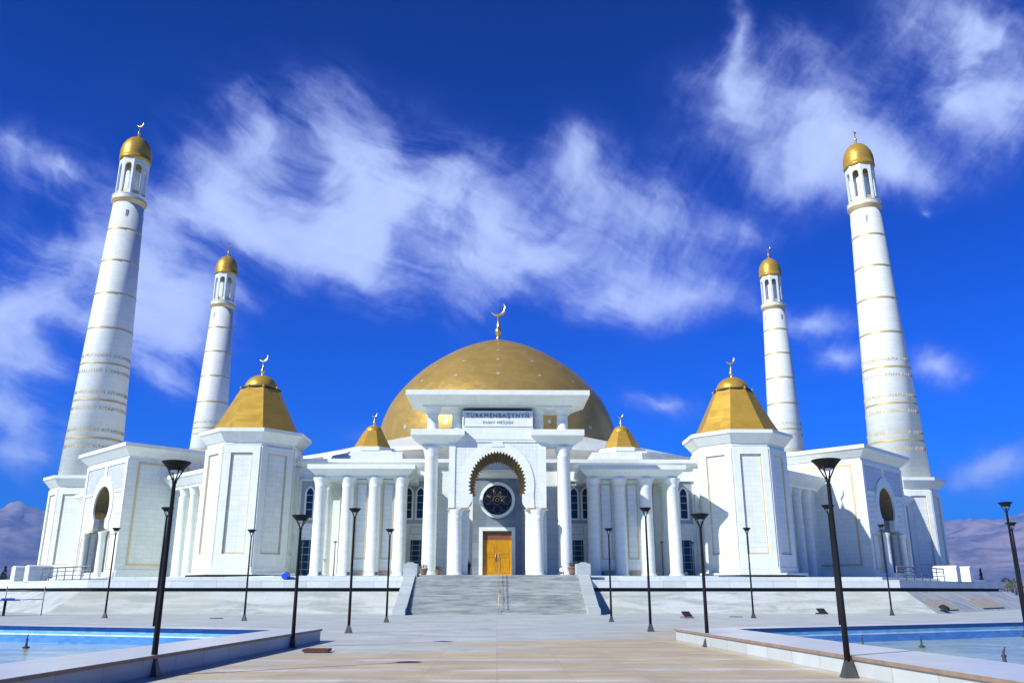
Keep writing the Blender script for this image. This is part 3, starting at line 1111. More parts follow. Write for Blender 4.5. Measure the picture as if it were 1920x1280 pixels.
def main_portal():
    Y0 = 93.0
    P = ((0, Y0), (1, 0), (0, -1))
    key = keyhole(2.75, 3.2, T, 10.3, 3.25, 3.85, 12.9, 11.95)
    W = 5.42
    mb = MB()
    outline = [(W, T), (W, 18.75), (-W, 18.75), (-W, T)] + list(reversed(key))
    # outline runs: right edge, top, left edge, then back through the opening
    mb.pprism(P, outline, -.5, 0)
    mb.box(-W, -3.32, Y0 + .5, Y0 + 2.6, T, 18.75)
    mb.box(3.32, W, Y0 + .5, Y0 + 2.6, T, 18.75)
    mb.box(-3.31, 3.31, Y0 + .5, Y0 + 2.6, 17.0, 18.74)
    # attic block carrying the inscription
    mb.box(-4.02, 4.02, Y0 - .1, Y0 + 3.5, 18.75, 21.24)
    por = mb.build('entrance_portal', 'white_marble', mosque)
    # tiled spandrels, arch band, borders
    mb = MB()
    e2 = ell(4.1, 4.65, 12.95, R(-12), PI - R(-12), 40)
    e1 = [(x, z) for x, z in key if True]
    band = [(4.1, 10.45)] + e2 + [(-4.1, 10.45), (-3.25, 10.45)] + list(reversed([q for q in key if q[1] > 10.9])) + [(3.25, 10.45)]
    mb.pprism(P, band, -.02, .13)
    for s in (1, -1):
        mb.pbox(P, min(s * 4.72, s * W), max(s * 4.72, s * W), 10.45, 18.0, -.02, .14)
    mb.pbox(P, -4.72, 4.72, 17.72, 18.0, -.02, .14)
    mb.pbox(P, -W, W, 18.0, 18.72, -.02, .2)
    mb.pprism(P, [(-.75, 17.2), (.75, 17.2), (.55, 17.70), (-.55, 17.70)], -.02, .19)
    mb.build('arch_band', 'plain_marble', por)
    mb = MB()
    for s in (1, -1):
        tp = [(s * 4.71, 10.5), (s * 4.71, 17.7), (s * .8, 17.7)] + [(s * x, z) for x, z in reversed(e2) if x > .8 or False]
        tp = [(s * 4.70, 10.5), (s * 4.70, 17.70), (s * .6, 17.70)] + [(s * 4.12 * math.cos(t), 12.95 + 4.67 * math.sin(t)) for t in [R(82) - R(94) * k / 16 for k in range(17)]] + [(s * 4.12, 10.5)]
        mb.pprism(P, tp, -.01, .035)
    mb.build('tiled_spandrel', 'tile_marble', por)
    # splayed gold reveal with toothed edges
    mb = MB()
    a = math.asin((11.95 - 12.9) / 3.85)
    A = ell(3.25, 3.85, 12.9, a, PI - a, 64, .085)
    B = ell(2.72, 3.15, 12.75, a, PI - a, 64, .09)
    loft(mb, A, 0.0, B, -2.7, P)
    # ribs in the reveal make the scalloped inner ring
    Bo = ell(3.3, 4.2, 12.9, a, PI - a, 64)
    loft(mb, B, -2.7, Bo, -2.72, P)
    mb.build('arch_reveal', 'mosaic_gold', por)
    mb = MB()
    for s in (1, -1):
        mb.pbox(P, min(s * 3.15, s * 5.55), max(s * 3.15, s * 5.55), 10.14, 10.3, -1.2, .28)
    mb.build('impost', 'ochre_line', por)
    # columns
    for s in (1, -1):
        column_mb(s * 4.42, Y0 - .72, .62, T, 10.14, 1.30).build('column', 'shaft_marble', por)
        column_mb(s * 3.5, Y0 + 3.9, .32, T, 10.6, 1.3).build('column', 'shaft_marble', por)
        column_mb(s * 7.46, Y0 + .95, .78, T, 17.3, 1.30, 20).build('column', 'shaft_marble', por)
        # mid-level slab on the large columns
        mb = MB()
        cornice(mb, rect(4.9 if s > 0 else -8.5, 8.5 if s > 0 else -4.9, Y0 + .15, Y0 + 1.9), 17.3, 19.02, 1.2, .66)
        mb.build('side_canopy', 'plain_marble', por)
        column_mb(s * 7.4, Y0 + .95, .64, 19.02, 21.7, 1.45).build('column', 'shaft_marble', por)
        column_mb(s * 4.66, Y0 + 1.3, .60, 18.9, 21.7, 1.45).build('column', 'shaft_marble', por)
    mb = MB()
    mb.box(-4.0, 4.0, Y0 + .9, Y0 + 3.4, 21.31, 21.69)  # near-black box added to paint the deep shade under the canopy
    mb.build('painted_shade_gap', 'black_and_shade', por)
    # great top canopy
    mb = MB()
    cornice(mb, rect(-8.55, 8.55, Y0 - .15, Y0 + 4.2), 21.7, 23.3, 1.77, .55)
    mb.build('canopy', 'plain_marble', por)
    # inscription panel
    PI_ = ((0, Y0 - .1), (1, 0), (0, -1))
    mb = MB()
    mb.frame(PI_, -3.95, 3.95, 19.5, 21.28, .09, 0, .10)
    mb.build('panel_frame', 'plain_marble', por)
    for body, size, z, im in (('T\u00dcRKMENBA\u015eYNY\u0147', .66, 20.52, 'dark_letters'), ('RUHY METJIDI', .46, 19.82, 'faint_letters')):
        mb = MB()
        v, f = text_mesh(body, size, .02, 1.25 if size > .6 else 1.2)
        mb.add([(x, Y0 - .14 - zz, z + y) for x, y, zz in v], f)
        mb.build('inscription', im, por)
    # vestibule behind the arch: grey stone front, rose window, door
    YV = 101.8
    PV = ((0, YV), (1, 0), (0, -1))
    mb = MB()
    mb.box(-2.95, 2.95, YV, YV + 4.2, T, 14.8)
    ves = mb.build('vestibule', 'grey_marble', mosque)
    mb = MB()
    cornice(mb, rect(-2.9, 2.9, YV + .05, YV + 4.2), 14.8, 15.75, .7, .42)
    mb.box(-2.4, 2.4, YV + 1.2, YV + 4.2, 15.75, 16.9)
    mb.build('cornice', 'plain_marble', ves)
    mb = MB()
    zc = 12.2
    n = 48
    ro, ri = 2.14, 1.78
    for k in range(n):
        t0, t1 = 2 * PI * k / n, 2 * PI * (k + 1) / n
        mb.pprism(PV, [(ro * math.cos(t0), zc + ro * math.sin(t0)), (ro * math.cos(t1), zc + ro * math.sin(t1)), (ri * math.cos(t1), zc + ri * math.sin(t1)), (ri * math.cos(t0), zc + ri * math.sin(t0))], 0, .28)
    rose = mb.build('rose_window', 'plain_marble', ves)
    mb = MB()
    mb.pprism(PV, [(ri * math.cos(2 * PI * k / n), zc + ri * math.sin(2 * PI * k / n)) for k in range(n)], -.02, .06)
    mb.build('pane', 'rose_glass', rose)
    mb = MB()
    q = lambda r, t, c: (r * math.cos(t), YV - c, zc + r * math.sin(t))
    for k in range(16):
        t0, t1, t2 = 2 * PI * k / 16, 2 * PI * (k + 1) / 16, 2 * PI * (k + 3) / 16
        mb.tube(q(.5, t0, .09), q(.5, t1, .09), .03, n=5)
        if k % 2 == 0:
            mb.tube(q(.5, t0, .09), q(1.35, t1, .09), .03, n=5)
            mb.tube(q(.5, 2 * PI * (k + 2) / 16, .09), q(1.35, t1, .09), .03, n=5)
            mb.tube(q(1.35, t1, .09), q(1.76, t0, .09), .028, n=5)
            mb.tube(q(1.35, t1, .09), q(1.76, 2 * PI * (k + 2) / 16, .09), .028, n=5)
        mb.tube(q(.22, t0, .09), q(.22, t1, .09), .03, n=5)
    mb.build('tracery', 'mosaic_gold', rose)
    # door
    TH = T + .22
    mb = MB()
    mb.pbox(PV, -2.16, -1.72, T, 8.98, 0, .46)
    mb.pbox(PV, 1.72, 2.16, T, 8.98, 0, .46)
    mb.pbox(PV, -1.72, 1.72, 8.55, 8.98, 0, .46)
    mb.pbox(PV, -2.6, 2.6, T, TH, 0, .8)
    mb.build('door_frame', 'plain_marble', ves)
    mb = MB()
    mb.pbox(PV, -1.72, 1.72, 7.5, 8.55, -.02, .05)
    mb.build('door_lintel', 'wood_brown', ves)
    for s in (-1, 1):
        mb = MB()
        a0, a1 = (-1.71, -.02) if s < 0 else (.02, 1.71)
        mb.pbox(PV, a0, a1, TH, 7.5, -.02, .05)
        # raised panels: arched upper, square lower
        m = (a0 + a1) / 2
        mb.pprism(PV, [(m - .55, 5.9), (m + .55, 5.9), (m + .55, 6.7), (m + .3, 7.1), (m, 7.25), (m - .3, 7.1), (m - .55, 6.7)], .05, .09)
        mb.frame(PV, m - .6, m + .6, TH + .25, 5.65, .12, .05, .09)
        mb.cur = 1
        mb.tube((-s * -.16 if False else s * .16, YV - .12, 5.1), (s * .16, YV - .12, 5.9), .04)
        mb.build('door_leaf', ['door_wood', 'brass'], ves)


main_portal()


# ---- side portals on the diagonal faces
def side_portal(sx):
    mir = sx < 0
    s2 = .70711
    C = (51.3, 116.7)
    wd = 15.0
    # frame of the arch face (looks diagonally outwards) and of the inner side face
    PA = ((C[0] + s2 * wd / 2, C[1] + s2 * wd / 2), (s2, s2), (s2, -s2))
    PI_ = ((C[0], C[1]), (-s2, s2), (-s2, -s2))
    ZT = 19.55
    dep = 13.0

    def plan(o):
        a0, a1 = -wd / 2 - o, wd / 2 + o
        f = lambda a, c: (PA[0][0] + a * s2 + c * s2, PA[0][1] + a * s2 - c * s2)
        return [f(a0, o), f(a1, o), f(a1, -dep - o), f(a0, -dep - o)]

    key = keyhole(2.0, 2.55, T, 9.7, 2.85, 2.85, 13.3, 11.6, 60, .0)
    mb = MB()
    outline = [(wd / 2, T - .4), (wd / 2, ZT), (-wd / 2, ZT), (-wd / 2, T - .4)] + list(reversed(key))
    mb.pprism(PA, outline, -.6, 0)
    f = lambda a, c: (PA[0][0] + a * s2 + c * s2, PA[0][1] + a * s2 - c * s2)
    for a0, a1 in ((-wd / 2, -3.2), (3.2, wd / 2)):
        mb.prism([f(a0, -.6), f(a1, -.6), f(a1, -dep), f(a0, -dep)], T - .4, ZT)
    mb.prism([f(-3.2, -.6), f(3.2, -.6), f(3.2, -3.2), f(-3.2, -3.2)], 16.6, ZT - .01)
    w = mb.build('side_portal', 'white_marble', mosque, mirror=mir)
    mb = MB()
    mb.prism([f(-3.19, -3.0), f(3.19, -3.0), f(3.19, -3.6), f(-3.19, -3.6)], T, 16.6)
    mb.build('niche_wall', 'grey_marble', w, mirror=mir)
    mb = MB()
    cornice(mb, plan, ZT - .05, 21.45, 1.25, .5)
    mb.build('cornice', 'plain_marble', w, mirror=mir)
    mb = MB()
    a = math.asin((11.6 - 13.3) / 2.85)
    loft(mb, ell(2.86, 2.86, 13.3, a, PI - a, 60), -.02, ell(2.45, 2.45, 13.3, a, PI - a, 60), -3.0, PA)
    mb.build('arch_reveal', 'mosaic_gold', w, mirror=mir)
    # raised band, frames
    mb = MB()
    e2 = ell(3.9, 4.3, 13.3, R(-30), PI + R(30), 36)
    band = [(3.45, 10.0)] + e2 + [(-3.45, 10.0), (-2.6, 10.0)] + list(reversed([q for q in key if q[1] > 10.2])) + [(2.6, 10.0)]
    mb.pprism(PA, band, -.02, .16)
    B = wd / 2
    for q0, q1 in ((-B, -B + .7), (B - .7, B)):
        mb.pbox(PA, q0, q1, T + .9, ZT - .1, -.02, .16)
    mb.pbox(PA, -B + .7, B - .7, 18.95, ZT - .1, -.02, .16)
    mb.pbox(PA, -.45, .45, 17.62, 18.95, -.02, .16)
    for s in (-1, 1):
        mb.pbox(PA, min(s * 3.92, s * (B - .7)), max(s * 3.92, s * (B - .7)), 15.0, 15.3, -.02, .16)
    mb.pbox(PA, -B, B, T - .4, T + .9, -.02, .3)
    mb.build('arch_band', 'plain_marble', w, mirror=mir)
    mb = MB()
    for s in (-1, 1):
        tp = [(s * (B - .72), 15.32), (s * (B - .72), 18.93), (s * .47, 18.93)] + [(s * 3.92 * math.cos(t), 13.3 + 4.32 * math.sin(t)) for t in [R(82) - R(54) * k / 12 for k in range(13)]]
        tp = [p for p in tp if p[1] <= 18.94]
        mb.pprism(PA, tp, -.01, .03)
    mb.build('tiled_spandrel', 'spandrel_marble', w, mirror=mir)
    mb = MB()
    for s in (-1, 1):
        for k in range(6):
            z = 10.6 + k * .72
            mb.pbox(PA, min(s * 4.3, s * 6.2), max(s * 4.3, s * 6.2), z, z + .3, 0, .08)
    mb.build('relief_courses', 'white_marble', w, mirror=mir)
    for s in (-1, 1):
        mb = MB()
        mb.frame(PA, s * 5.2 - 1.1, s * 5.2 + 1.1, T + 1.3, 9.3, .14, 0, .08)
        mb.build('gold_frame', 'trim_gold', w, mirror=mir)
        mb = MB()
        mb.pbox(PA, min(s * 2.2, s * 4.0), max(s * 2.2, s * 4.0), 9.55, 9.75, -.6, .5)
        mb.build('impost', 'trim_gold', w, mirror=mir)
        c = f(s * 3.1, .55)
        column_mb(c[0], c[1], .5, T, 9.55, 1.3).build('column', 'shaft_marble', w, mirror=mir)
    mb = MB()
    mb.prism([f(-1.5, -2.9), f(1.5, -2.9), f(1.5, -3.02), f(-1.5, -3.02)], T, 8.2)
    mb.build('door', 'dark_glass', w, mirror=mir)
    # inner side face: large gold-lined panel
    mb = MB()
    mb.frame(PI_, 1.35, 8.75, T + 1.75, 19.05, .28, 0, .06)
    mb.build('gold_frame', 'trim_gold', w, mirror=mir)
    mb = MB()
    mb.pbox(PI_, 0, 10, T - .4, T + 1.2, -.02, .22)
    mb.build('plinth', 'plain_marble', w, mirror=mir)
    # colonnades left and right of the portal along the diagonal
    V0, V1 = (30.8, 106.0), (74.0, 149.2)
    for q, (t0, t1) in enumerate(((.05, .33), (.72, .93))):
        g_ = lambda t, c: (V0[0] + (V1[0] - V0[0]) * t + c * s2, V0[1] + (V1[1] - V0[1]) * t - c * s2)

        def pl(o, t0=t0, t1=t1):
            L = 61.0
            return [g_(t0 - o / L, 1.2 + o), g_(t1 + o / L, 1.2 + o), g_(t1 + o / L, -3.0 - o), g_(t0 - o / L, -3.0 - o)]
        mb = MB()
        cornice(mb, pl, 15.3, 17.2, 1.05, .5)
        cl = mb.build('diagonal_colonnade', 'plain_marble', mosque, mirror=mir)
        nn = 6 if q == 0 else 5
        for k in range(nn):
            x, y = g_(t0 + (t1 - t0) * (k + .15) / nn, .3)
            column_mb(x, y, .68, T, 15.3, 1.3, 14).build('column', 'shaft_marble', cl, mirror=mir)
        mb = MB()
        mb.prism([g_(t0, .25), g_(t1, .25), g_(t1, .2), g_(t0, .2)], T, T + .4)
        mb.build('base_kerb', 'plain_marble', cl, mirror=mir)


side_portal(-1)
side_portal(1)

# ------------------------------------------------------------------ MINARETS
def make_minaret():
    root = empty('minaret', (0, 0, 0), 'x', 'minaret', 'the four minarets')
    mb = MB()
    RB = 5.75
    ap, hwid = RB * math.cos(PI / 8), RB * math.sin(PI / 8)
    mb.prism(octa(0, 0, RB + .4), T - .3, T + 1.2)
    mb.prism(octa(0, 0, RB), T + 1.2, 18.4)
    base = mb.build('base', 'white_marble', root)
    mb = MB()
    cornice(mb, lambda o: octa(0, 0, RB + .05 + o), 18.3, 20.45, 1.3, .5)
    mb.build('cornice', 'plain_marble', base)
    for k in range(8):
        nx = FACEDIRS[k]
        P = ((nx[0] * ap, nx[1] * ap), (-nx[1], nx[0]), nx)
        mb = MB()
        mb.frame(P, -hwid * .62, hwid * .62, T + 2.6, 17.4, .15, 0, .06)
        mb.cur = 1
        for a0, a1, b0, b1 in ((-hwid + .02, -hwid * .62, T + 1.2, 18.3), (hwid * .62, hwid - .02, T + 1.2, 18.3), (-hwid * .62, hwid * .62, 17.4, 18.3), (-hwid * .62, hwid * .62, T + 1.2, T + 2.6)):
            mb.pbox(P, a0, a1, b0, b1, -.02, .24)
        mb.build('gold_framed_panel', ['trim_gold', 'plain_marble'], base)
    rad = lambda z: 5.0 + (2.78 - 5.0) * (z - 20.5) / (73.4 - 20.5)
    mb = MB()
    mb.lathe([(rad(20.4), 20.4), (rad(47), 47), (rad(73.4), 73.4)], 0, 0, 48, True)
    shaft = mb.build('shaft', 'shaft_marble', root)
    for z in (67.55, 61.0, 54.4, 47.6, 40.85, 34.05, 27.25):
        mb = MB()
        r = rad(z)
        mb.lathe([(r - .1, z - .15), (r + .06, z - .15), (r + .06, z + .15), (r - .1, z + .15)], 0, 0, 48, False, cap=False)
        mb.build('gold_band', 'band_gold', shaft)
    # gold lettering round the shaft above and below the three lowest bands
    for zb in (40.85, 34.05, 27.25):
        mb = MB()
        for body, dz in (('RUHNAMA MUKADDES KITAPDYR', 1.15), ('GURHAN ALLANY\u0147 KITABYDYR', -1.75)):
            v, f = text_mesh(body, .85, .02, 1.15)
            for rep in range(2):
                vs = []
                for x, y, zz in v:
                    z = zb + dz + y
                    r = rad(z) + .03 + zz
                    a = -PI / 2 + rep * PI + x / r
                    vs.append((r * math.cos(a), r * math.sin(a), z))
                mb.add(vs, f)
        mb.build('lettering', 'trim_gold', shaft)
    for k in range(4):
        a = R(-67.5) + PI / 2 * k
        nx = (math.cos(a), math.sin(a))
        r = rad(71.2)
        P = ((nx[0] * r, nx[1] * r), (-nx[1], nx[0]), nx)
        mb = MB()
        mb.pbox(P, -.2, .2, 70.0, 71.5, -.3, .04)
        mb.build('slit_window', 'band_grey', shaft)
    # balcony
    mb = MB()
    mb.lathe([(2.8, 73.2), (2.95, 73.5), (3.1, 73.8), (3.22, 73.9), (3.22, 74.2), (3.0, 74.25)], 0, 0, 40, True)
    mb.cur = 1
    mb.lathe([(3.12, 74.2), (3.12, 74.85), (3.2, 74.88), (3.2, 75.0), (3.0, 75.0), (3.0, 74.25)], 0, 0, 40, False, cap=False)
    mb.build('balcony', ['trim_gold', 'white_marble'], root)
    # open belfry: core, eight arched openings
    mb = MB()
    RO = 2.72
    ri = RO * math.cos(PI / 8)
    hw8 = RO * math.sin(PI / 8)
    for k in range(8):
        nx = FACEDIRS[k]
        P = ((nx[0] * ri, nx[1] * ri), (-nx[1], nx[0]), nx)
        h = hw8 * .60
        op = [(h, 76.2), (h, 81.0)] + [(h * math.cos(t), 81.0 + h * 1.2 * math.sin(t)) for t in [PI * j / 8 for j in range(1, 8)]] + [(-h, 81.0), (-h, 76.2)]
        outl = [(hw8, 74.35), (hw8, 82.95), (-hw8, 82.95), (-hw8, 74.35), (-h, 74.35)] + list(reversed(op)) + [(h, 74.35)]
        mb.pprism(P, outl, -.32, 0)
    bel = mb.build('belfry', 'white_marble', root)
    mb = MB()
    mb.lathe([(1.35, 74.35), (1.35, 80.6)], 0, 0, 8, False, PI / 8)
    mb.build('core', 'white_marble', bel)
    for k in range(8):
        nx = FACEDIRS[k]
        P = ((nx[0] * (ri - .2), nx[1] * (ri - .2)), (-nx[1], nx[0]), nx)
        mb = MB()
        h = hw8 * .60
        mb.pbox(P, -h, h, 75.2, 76.1, -.05, .05)
        mb.build('parapet_panel', 'trim_gold', bel)
    mb = MB()
    mb.lathe([(2.6, 82.7), (2.95, 83.0), (2.95, 83.35), (2.86, 83.4), (2.92, 84.2), (2.86, 85.2), (2.6, 86.2), (2.15, 87.1), (1.55, 87.8), (.9, 88.25), (.35, 88.55), (.15, 88.9)], 0, 0, 40, True)
    d = mb.build('dome', 'roof_gold', root)
    mb = MB()
    mb.lathe([(.28, 88.6), (.14, 89.2), (.1, 90.6)], 0, 0, 12)
    finial_mb(mb, 0, 0, 88.7, 3.5)
    mb.build('finial', 'finial_gold', d)
    return root


mn = make_minaret()
spots = [(-72.1, 149, 'tall minaret with gold bands at far left, rising behind the left side portal'),
         (72.4, 149, 'tall minaret with gold bands at far right, rising behind the right side portal'),
         (-73.2, 210.5, 'farther minaret seen between the left turret roof and the tallest left minaret'),
         (73.6, 209.5, 'farther minaret seen between the right turret roof and the tallest right minaret')]
for i, (x, y, lab) in enumerate(spots):
    o = mn if i == 0 else copy_tree(mn)
    o.location = (x, y, 0)
    o['label'] = lab
    o.rotation_euler = (0, 0, (0, PI / 4, PI / 4, 0)[i])

# ------------------------------------------------------------------ STREET LAMPS
def make_lamp(H, br, name='street_lamp'):
    """inverted-cone bowl on four arms; H total height, br bowl radius"""
    root = empty(name, (0, 0, 0), 'x', 'street lamp', 'street lamps round the square')
    mb = MB()
    mb.cur = 0
    mb.lathe([(.20, 0), (.20, .025), (.18, .05), (.085, .30), (.075, .33)], 0, 0, 4, False, PI / 4)
    mb.build('base', 'lamp_base', root)
    hb = br * .62
    mb = MB()
    mb.lathe([(.063, .28), (.056, H * .35), (.040, H - br * 1.55), (.055, H - br * 1.5), (.05, H - br * 1.35)], 0, 0, 12, True)
    mb.build('pole', 'lamp_metal', root)
    mb = MB()
    mb.lathe([(br * .50, H - hb), (br * .96, H - br * .10), (br, H - br * .07), (br, H - br * .02), (br * .8, H + br * .03), (.01, H + br * .05)], 0, 0, 28, False)
    bowl = mb.build('lamp_shade', 'lamp_metal', root)
    mb = MB()
    mb.lathe([(br * .30, H - hb - br * .14), (br * .42, H - hb - .005), (br * .2, H - hb)], 0, 0, 20, True)
    mb.build('lens', 'lamp_glass', bowl)
    mb = MB()
    for k in range(4):
        a = PI / 4 + PI / 2 * k
        mb.tube((.03 * math.cos(a), .03 * math.sin(a), H - br * 1.42), (br * .62 * math.cos(a), br * .62 * math.sin(a), H - hb * .75), .016, n=6)
    mb.build('bracket_arms', 'lamp_metal', root)
    return root


lampA = make_lamp(4.36, .305)
lampB = make_lamp(5.18, .265)
lampS = make_lamp(4.0, .22)
for l in (lampA, lampB, lampS):
    l['_unused'] = 1
used = set()


def place_lamp(proto, x, y, z, label, rz=0.0, sc=1.0):
    o = proto if proto.name not in used else copy_tree(proto)
    used.add(proto.name)
    if '_unused' in o:
        del o['_unused']
    o.location = (x, y, z)
    o.rotation_euler = (0, 0, rz)
    o.scale = (1, 1, sc)
    o['label'] = label
    return o


place_lamp(lampA, -7.0, 18.27, 0, 'nearest large black lamp post on the left, in front of the pool wall')
place_lamp(lampA, 7.06, 17.75, 0, 'nearest large black lamp post on the right, in front of the pool wall')
place_lamp(lampA, -6.28, 27.3, 0, 'black lamp post standing at the end corner of the left pool wall', sc=.915)
place_lamp(lampA, 6.56, 27.35, 0, 'black lamp post standing near the end corner of the right pool wall', sc=.93)
place_lamp(lampB, -6.14, 36.6, 0, 'third lamp post from the viewer in the left row beside the central walk', sc=.98)
place_lamp(lampB, 6.62, 37.7, 0, 'third lamp post from the viewer in the right row beside the central walk', sc=1.01)
place_lamp(lampB, -6.15, 49.0, 0, 'lamp post nearest the left side of the staircase foot', sc=.98)
place_lamp(lampB, 6.5, 49.6, 0, 'lamp post nearest the right side of the staircase foot')
place_lamp(lampB, -14.85, 51.8, 0, 'distant lamp post in front of the left corner turret', sc=1.01)
place_lamp(lampB, -25.35, 57.1, 0, 'distant lamp post in front of the arch of the left side portal', sc=1.1)
place_lamp(lampB, 16.6, 56.35, 0, 'distant lamp post in front of the right corner turret', sc=1.1)
place_lamp(lampB, 28.35, 62.3, 0, 'distant lamp post in front of the arch of the right side portal', sc=1.23)
place_lamp(lampB, 13.4, 34.0, 0, 'lamp post beyond the right pool, seen just left of the nearest right lamp', sc=.965)
place_lamp(lampB, 19.95, 32.8, 0, 'larger of the two lamp posts at the far right edge beyond the pool', sc=.965)
place_lamp(lampB, -13.75, 35.5, 0, 'lamp post beyond the left pool, almost hidden behind the nearest left lamp', sc=.965)
place_lamp(lampB, 26.1, 42.7, 0, 'smaller lamp post at the far right edge, just behind a larger one', sc=.965)
place_lamp(lampS, -18.9, 100.2, T, 'small pale-lit lamp on the platform between the left wing columns')
place_lamp(lampS, -22.7, 100.8, T, 'small lamp on the platform between left turret and left wing columns')
place_lamp(lampS, 19.35, 100.2, T, 'small lamp on the platform between the right wing columns')
place_lamp(lampS, 23.15, 100.8, T, 'small lamp on the platform between right wing columns and right turret')

# ------------------------------------------------------------------ POOLS
def pool(sd):
    mir = sd < 0
    # outline (right-hand version), anticlockwise from the inner far corner
    o_ = [(6.25, 30.6), (7.85, 9.0), (31.0, 9.0), (31.0, 41.5)]
    i_ = [(8.3, 30.2), (9.75, 10.4), (30.0, 10.4), (30.0, 40.2)]
    if mir:
        o_[0], o_[1] = (6.1, 30.6), (7.65, 9.0)
        i_[0], i_[1] = (7.55, 29.6), (9.45, 10.4)
        o_[3], i_[3] = (31.0, 38.8), (30.0, 37.6)
    ZT_, ZC = .41, .34
    root = empty('fountain_pool', (sd * 18, 24, 0), 'raised rectangular fountain pool with blue tiled sides, %s of the central walk' % ('left' if mir else 'right'), 'pool', 'fountain pools')
    off = lambda p, d: [(p[0][0] - d, p[0][1] + d), (p[1][0] - d, p[1][1] - d), (p[2][0] + d, p[2][1] - d), (p[3][0] + d, p[3][1] + d)]

    def ring(mb, A, zA, B, zB):
        n = 4
        v = [(*a, zA) for a in A] + [(*b, zB) for b in B]
        mb.add(v, [(i, (i + 1) % n, n + (i + 1) % n, n + i) for i in range(n)])
    mb = MB()
    ring(mb, o_, 0, o_, ZC)
    mb.build('pool_wall', 'kerb_stone', root, mirror=mir)
    mb = MB()
    e = off(o_, .05)
    ring(mb, e, ZT_, i_, ZT_)
    mb.cur = 1
    ring(mb, e, ZC, e, ZT_ - .0)
    ring(mb, e, ZC, o_, ZC)
    mb.build('coping', ['pool_coping', 'coping_edge'], root, mirror=mir)
    mb = MB()
    ring(mb, i_, ZT_, i_, -.9)
    mb.cur = 1
    mb.add([(*p, -.38) for p in i_], [(0, 1, 2, 3)])
    mb.build('basin', ['pool_tile', 'pool_floor'], root, mirror=mir)
    mb = MB()
    mb.add([(*p, -.16) for p in off(i_, -.002)], [(0, 1, 2, 3)])
    structure(mb, 'water', 'pool_water') if False else tag(mb.build('water', 'pool_water', None, origin=(0, 0, 0), mirror=mir), kind='structure')


marble('kerb_stone', (.45, .49, .455), gw=1.5, gh=.6, joint=.75, tone=.08, rough=.6)
marble('pool_coping', (.53, .57, .58), gw=1.2, gh=.6, tone=.05)
pool(-1)
pool(1)


def nozzle(x, y, s, label):
    mb = MB()
    mb.lathe([(.13 * s, -.36), (.12 * s, -.14), (.13 * s, -.10), (.06 * s, -.08), (.045 * s, .14 * s), (.065 * s, .15 * s), (.065 * s, .20 * s), (.03 * s, .21 * s), (.025 * s, .30 * s)], x, y, 12, False)
    mb.tube((x - .18 * s, y, -.12), (x + .18 * s, y, -.12), .03 * s)
    mb.tube((x, y, .26 * s), (x + .05 * s, y - .02, .40 * s), .03 * s, .02 * s)
    tag(mb.build('fountain_nozzle', 'lamp_base', origin=(x, y, -.3)), label, 'fountain nozzle', 'fountain nozzles in the pools')


nozzle(-11.9, 20.2, .9, 'dark fountain nozzle in the left pool at the left picture edge')
nozzle(-15.6, 29.6, .7, 'small fountain nozzle near the far tiled side of the left pool')
nozzle(12.3, 21.3, .9, 'fountain nozzle standing in open water of the right pool')
nozzle(14.3, 29.5, .6, 'tiny fountain nozzle near the far side of the right pool, right one of two')
nozzle(12.6, 30.2, .6, 'tiny fountain nozzle near the far side of the right pool, left one of two')

# ------------------------------------------------------------------ small things on the square
def drain_cover(x, y, r, label, mat='iron_cover', h=.03):
    mb = MB()
    mb.lathe([(r, .002), (r, h), (r * .86, h + .004), (r * .84, h - .006), (r * .3, h - .004), (.02, h - .004)], x, y, 28, False)
    tag(mb.build('manhole_cover', mat, origin=(x, y, 0)), label, 'manhole cover', 'manhole covers in the paving')


drain_cover(16.1, 58.7, .45, 'small grey manhole cover right of the stairs near the bank')
drain_cover(-17.8, 56.0, .42, 'small grey manhole cover near the foot of the left bank')

mb = MB()
mb.box(-5.45, -4.72, 24.9, 25.45, .03, .085)
mb.box(-5.40, -4.78, 24.95, 25.40, .0, .03)
for k in range(5):
    mb.box(-5.44 + k * .147, -5.44 + k * .147 + .12, 24.88, 25.47, .086, .10)
tag(mb.build('wooden_pallet', 'rust', origin=(-5.1, 25.2, 0)), 'rusty red-brown slatted board lying on the paving near the left pool corner', 'board')


def hatch(x, y, w, d, rot, open_, label, mat):
    root = empty('access_hatch', (x, y, 0), label, 'hatch')
    root.rotation_euler = (0, 0, rot)
    mb = MB()
    mb.box(-w / 2, w / 2, -d / 2, d / 2, 0, .07)
    mb.box(-w / 2 - .06, w / 2 + .06, -d / 2 - .06, -d / 2, 0, .11)
    mb.box(-w / 2 - .06, w / 2 + .06, d / 2, d / 2 + .06, 0, .11)
    mb.build('frame', mat, root, origin=(0, 0, 0))
    if open_:
        mb = MB()
        v = [(-w / 2, -d / 2, .14), (w / 2, -d / 2, .14), (w / 2, d / 2, .42), (-w / 2, d / 2, .42)]
        mb.add(v + [(a, b, c - .07) for a, b, c in v], [(0, 1, 2, 3), (4, 7, 6, 5), (0, 4, 5, 1), (1, 5, 6, 2), (2, 6, 7, 3), (3, 7, 4, 0)])
        mb.build('lid', 'black_and_shade', root, origin=(0, 0, 0))
    return root


hatch(12.25, 56.2, .6, .35, .4, True, 'small dark propped-open drain hatch right of the staircase foot', 'coping_edge')
hatch(24.6, 65.8, .65, .4, .2, True, 'dark propped-open drain hatch at the foot of the right bank', 'iron_cover')


